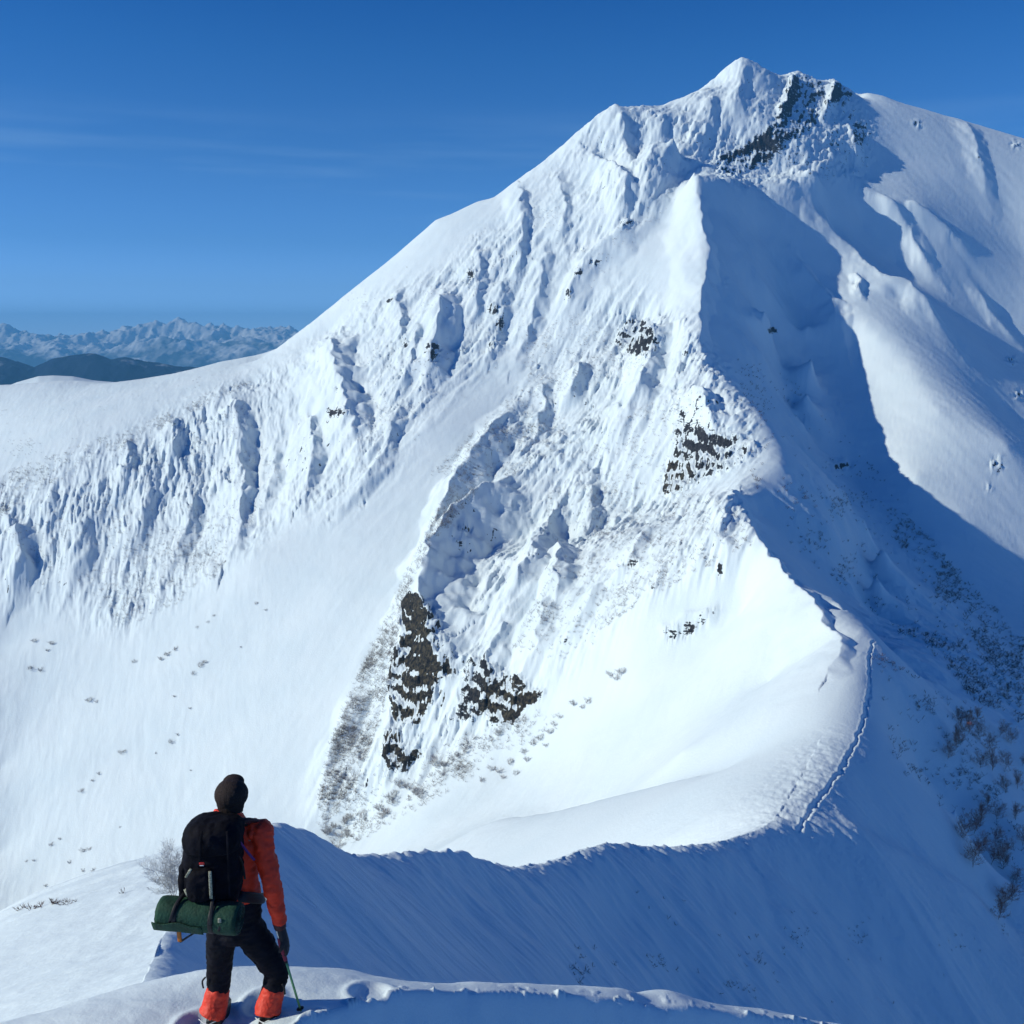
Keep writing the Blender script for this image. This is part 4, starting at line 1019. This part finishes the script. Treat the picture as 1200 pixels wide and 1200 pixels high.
def snowhill(x,y):
    Y0=1750; hx=np.array([ray(u,v)[0]*Y0 for u,v in SN]); hz=np.array([ray(u,v)[1]*Y0 for u,v in SN])
    top=np.interp(x*Y0/np.maximum(y,1300),hx,hz); env=1/(1+((y-Y0)/330)**2)
    return top*1.0-(1-env)*260+fbm(x/60,y/60,4,421)*3*sm(0,.02,1-env)+np.minimum(0,dirnoise(x,y,-1,.3,40,200,422,3,'f'))*3
far_grid('snowy_hill',-1700,-300,1450,2600,420,300,snowhill,MSNOW)
far_grid('plain',-15500,15500,-1500,15900,60,60,lambda x,y:-722+0*x+fbm(x/2500,y/2500,4,431)*10,M_plain)
# ------------------------------------------------------------------ haze
def haze():
    bm=bmesh.new(); bmesh.ops.create_cube(bm,size=1)
    x0,x1,y0,y1,z0,z1=-16500,16500,-2000,17500,-760,455
    for v in bm.verts:
        v.co=Vector((x0 if v.co.x<0 else x1,y0 if v.co.y<0 else y1,z0 if v.co.z<0 else z1))
    me=bpy.data.meshes.new('haze'); bm.to_mesh(me); bm.free()
    m=bpy.data.materials.new('haze'); m.use_nodes=True; nt=m.node_tree; nt.nodes.remove(nt.nodes['Principled BSDF'])
    v=nt.nodes.new('ShaderNodeVolumePrincipled'); v.inputs['Color'].default_value=(.17,.56,1,1); v.inputs['Density'].default_value=HAZE; v.inputs['Anisotropy'].default_value=.0
    nt.links.new(v.outputs[0],nt.nodes['Material Output'].inputs['Volume']); me.materials.append(m)
    o=bpy.data.objects.new('haze',me); col.objects.link(o); o['kind']='stuff'; o['label']='thin blue haze over the far plain and ranges'; o['category']='haze'
HAZE=float(os.environ.get('HAZE','1.1e-4'))
if HAZE>0: haze()
def st(o): o['kind']='structure'; return o
# split the sheet where one landform hides the start of the next
ridge_rows=np.broadcast_to((yrow<178)[:,None],X.shape)
st(grid_mesh('snow_ridge',X,Y,Z,MRIDGE,{'rock':rock,'brown':brown},mask=ridge_rows))
# the larger bare crags are things of their own, cut out of the same sheet
CR=[('dark brown crag with snow-filled cracks at the foot of the central buttress',(440,685,545,910)),
 ('broad brown rock wall with ledges at the right foot of the buttress',(546,750,665,856)),
 ('dark rounded crag high on the face, left of the sharp middle ridge',(715,366,778,424)),
 ('layered dark crag with snow on its ledges beside the ridge crest',(768,450,896,586)),
 ('long jagged rock band below the summit ridge',(838,78,1018,210))]
own=~ridge_rows
for lab,(u0,v0,u1,v1) in CR:
    mk=own&(rock>.3)&(U>u0)&(U<u1)&(V>v0)&(V<v1)&(Y>300)
    if mk.sum()<40: continue
    cells=set(zip(*[q.tolist() for q in np.where(mk)])); bestc=[]      # keep the one connected crag
    while cells:
        st_=[cells.pop()]; comp=[]
        while st_:
            c=st_.pop(); comp.append(c)
            for dq in ((1,0),(-1,0),(0,1),(0,-1)):
                k_=(c[0]+dq[0],c[1]+dq[1])
                if k_ in cells: cells.remove(k_); st_.append(k_)
        if len(comp)>len(bestc): bestc=comp
    mk=np.zeros_like(mk); ij=np.array(bestc); mk[ij[:,0],ij[:,1]]=True
    tag(grid_mesh('rock_crag',X,Y,Z,MSNOW,{'rock':rock,'brown':brown},mask=mk),lab,'crag'); own=own&~mk
st(grid_mesh('mountain',X,Y,Z,MSNOW,{'rock':rock,'brown':brown},mask=own))
st(grid_mesh('snow_ground',GX,GY2,FZ,MNEAR,{}))
# ------------------------------------------------------------------ sky, sun, camera
AZ,EL=98,28
w=bpy.data.worlds.new('World'); sc.world=w; w.use_nodes=True
nt=w.node_tree; bg=nt.nodes['Background']; LK=nt.links.new
sk=nd(nt,'ShaderNodeTexSky'); sk.sky_type='NISHITA'; sk.sun_disc=False; sk.sun_elevation=R(EL); sk.sun_rotation=R(-AZ); sk.altitude=2000; sk.air_density=1; sk.dust_density=.3; sk.ozone_density=3
tc=nd(nt,'ShaderNodeTexCoord'); sp=nd(nt,'ShaderNodeSeparateXYZ'); LK(tc.outputs['Generated'],sp.inputs[0])
cr=nd(nt,'ShaderNodeValToRGB'); LK(sp.outputs['Z'],cr.inputs[0]); e=cr.color_ramp.elements
e[0].position=0; e[0].color=(1.1,1.8,3.6,1); e[1].position=1; e[1].color=(.008,.30,.88,1)
for p_,c_ in ((.05,(.60,.98,1.72)),(.09,(.38,.74,1.28)),(.165,(.27,.63,1.08)),(.25,(.14,.54,1.02)),(.31,(.06,.44,.96)),(.5,(.008,.29,.82))):
    q=e.new(p_); q.color=(*c_,1)
mu=nd(nt,'ShaderNodeMix',data_type='RGBA',blend_type='MULTIPLY'); mu.inputs[0].default_value=1
LK(sk.outputs[0],mu.inputs[6]); LK(cr.outputs[0],mu.inputs[7])
# a few thin streaks of cirrus
mp_=nd(nt,'ShaderNodeMapping'); mp_.inputs['Scale'].default_value=(1.6,1.6,20); mp_.inputs['Rotation'].default_value=(0,R(7),0); LK(tc.outputs['Generated'],mp_.inputs[0])
cn=nd(nt,'ShaderNodeTexNoise',inp={'Scale':1.7,'Detail':6,'Roughness':.5}); LK(mp_.outputs[0],cn.inputs['Vector'])
c1=nd(nt,'ShaderNodeMapRange',inp={1:.46,2:.72,3:0,4:1}); LK(cn.outputs['Fac'],c1.inputs[0])
c2=nd(nt,'ShaderNodeMapRange',inp={1:.07,2:.14,3:0,4:1},interpolation_type='SMOOTHSTEP'); LK(sp.outputs['Z'],c2.inputs[0])
c3=nd(nt,'ShaderNodeMapRange',inp={1:.22,2:.155,3:0,4:1},interpolation_type='SMOOTHSTEP'); LK(sp.outputs['Z'],c3.inputs[0])
c4=nd(nt,'ShaderNodeMath',op='MULTIPLY'); LK(c2.outputs[0],c4.inputs[0]); LK(c3.outputs[0],c4.inputs[1])
c5=nd(nt,'ShaderNodeMath',op='MULTIPLY'); LK(c4.outputs[0],c5.inputs[0]); LK(c1.outputs[0],c5.inputs[1])
c6=nd(nt,'ShaderNodeMath',op='MULTIPLY',inp={1:.28}); LK(c5.outputs[0],c6.inputs[0])
cx=nd(nt,'ShaderNodeMix',data_type='RGBA'); cx.inputs[7].default_value=(3.2,5.4,8.2,1); LK(c6.outputs[0],cx.inputs[0]); LK(mu.outputs[2],cx.inputs[6])
LK(cx.outputs[2],bg.inputs[0]); bg.inputs[1].default_value=.1
Ls=bpy.data.lights.new('sun','SUN'); Ls.energy=4.15; Ls.angle=R(.5); Ls.color=(.99,.97,.82)
lo=bpy.data.objects.new('sun',Ls); col.objects.link(lo)
sv=Vector((-math.sin(R(AZ))*math.cos(R(EL)),math.cos(R(AZ))*math.cos(R(EL)),math.sin(R(EL))))
lo.rotation_euler=sv.to_track_quat('Z','Y').to_euler()
cam=bpy.data.cameras.new('camera'); co=bpy.data.objects.new('camera',cam); col.objects.link(co)
cam.sensor_width=36; cam.lens=36; cam.clip_end=1e5; co.rotation_euler=(R(90)-TH,0,0); sc.camera=co
vs=sc.view_settings; vs.view_transform='Standard'; vs.look='None'; vs.gamma=1; vs.exposure=.05
sc.cycles.use_denoising=True; sc.cycles.max_bounces=6; sc.cycles.diffuse_bounces=1; sc.cycles.volume_bounces=0
print('done',time.time()-T0)
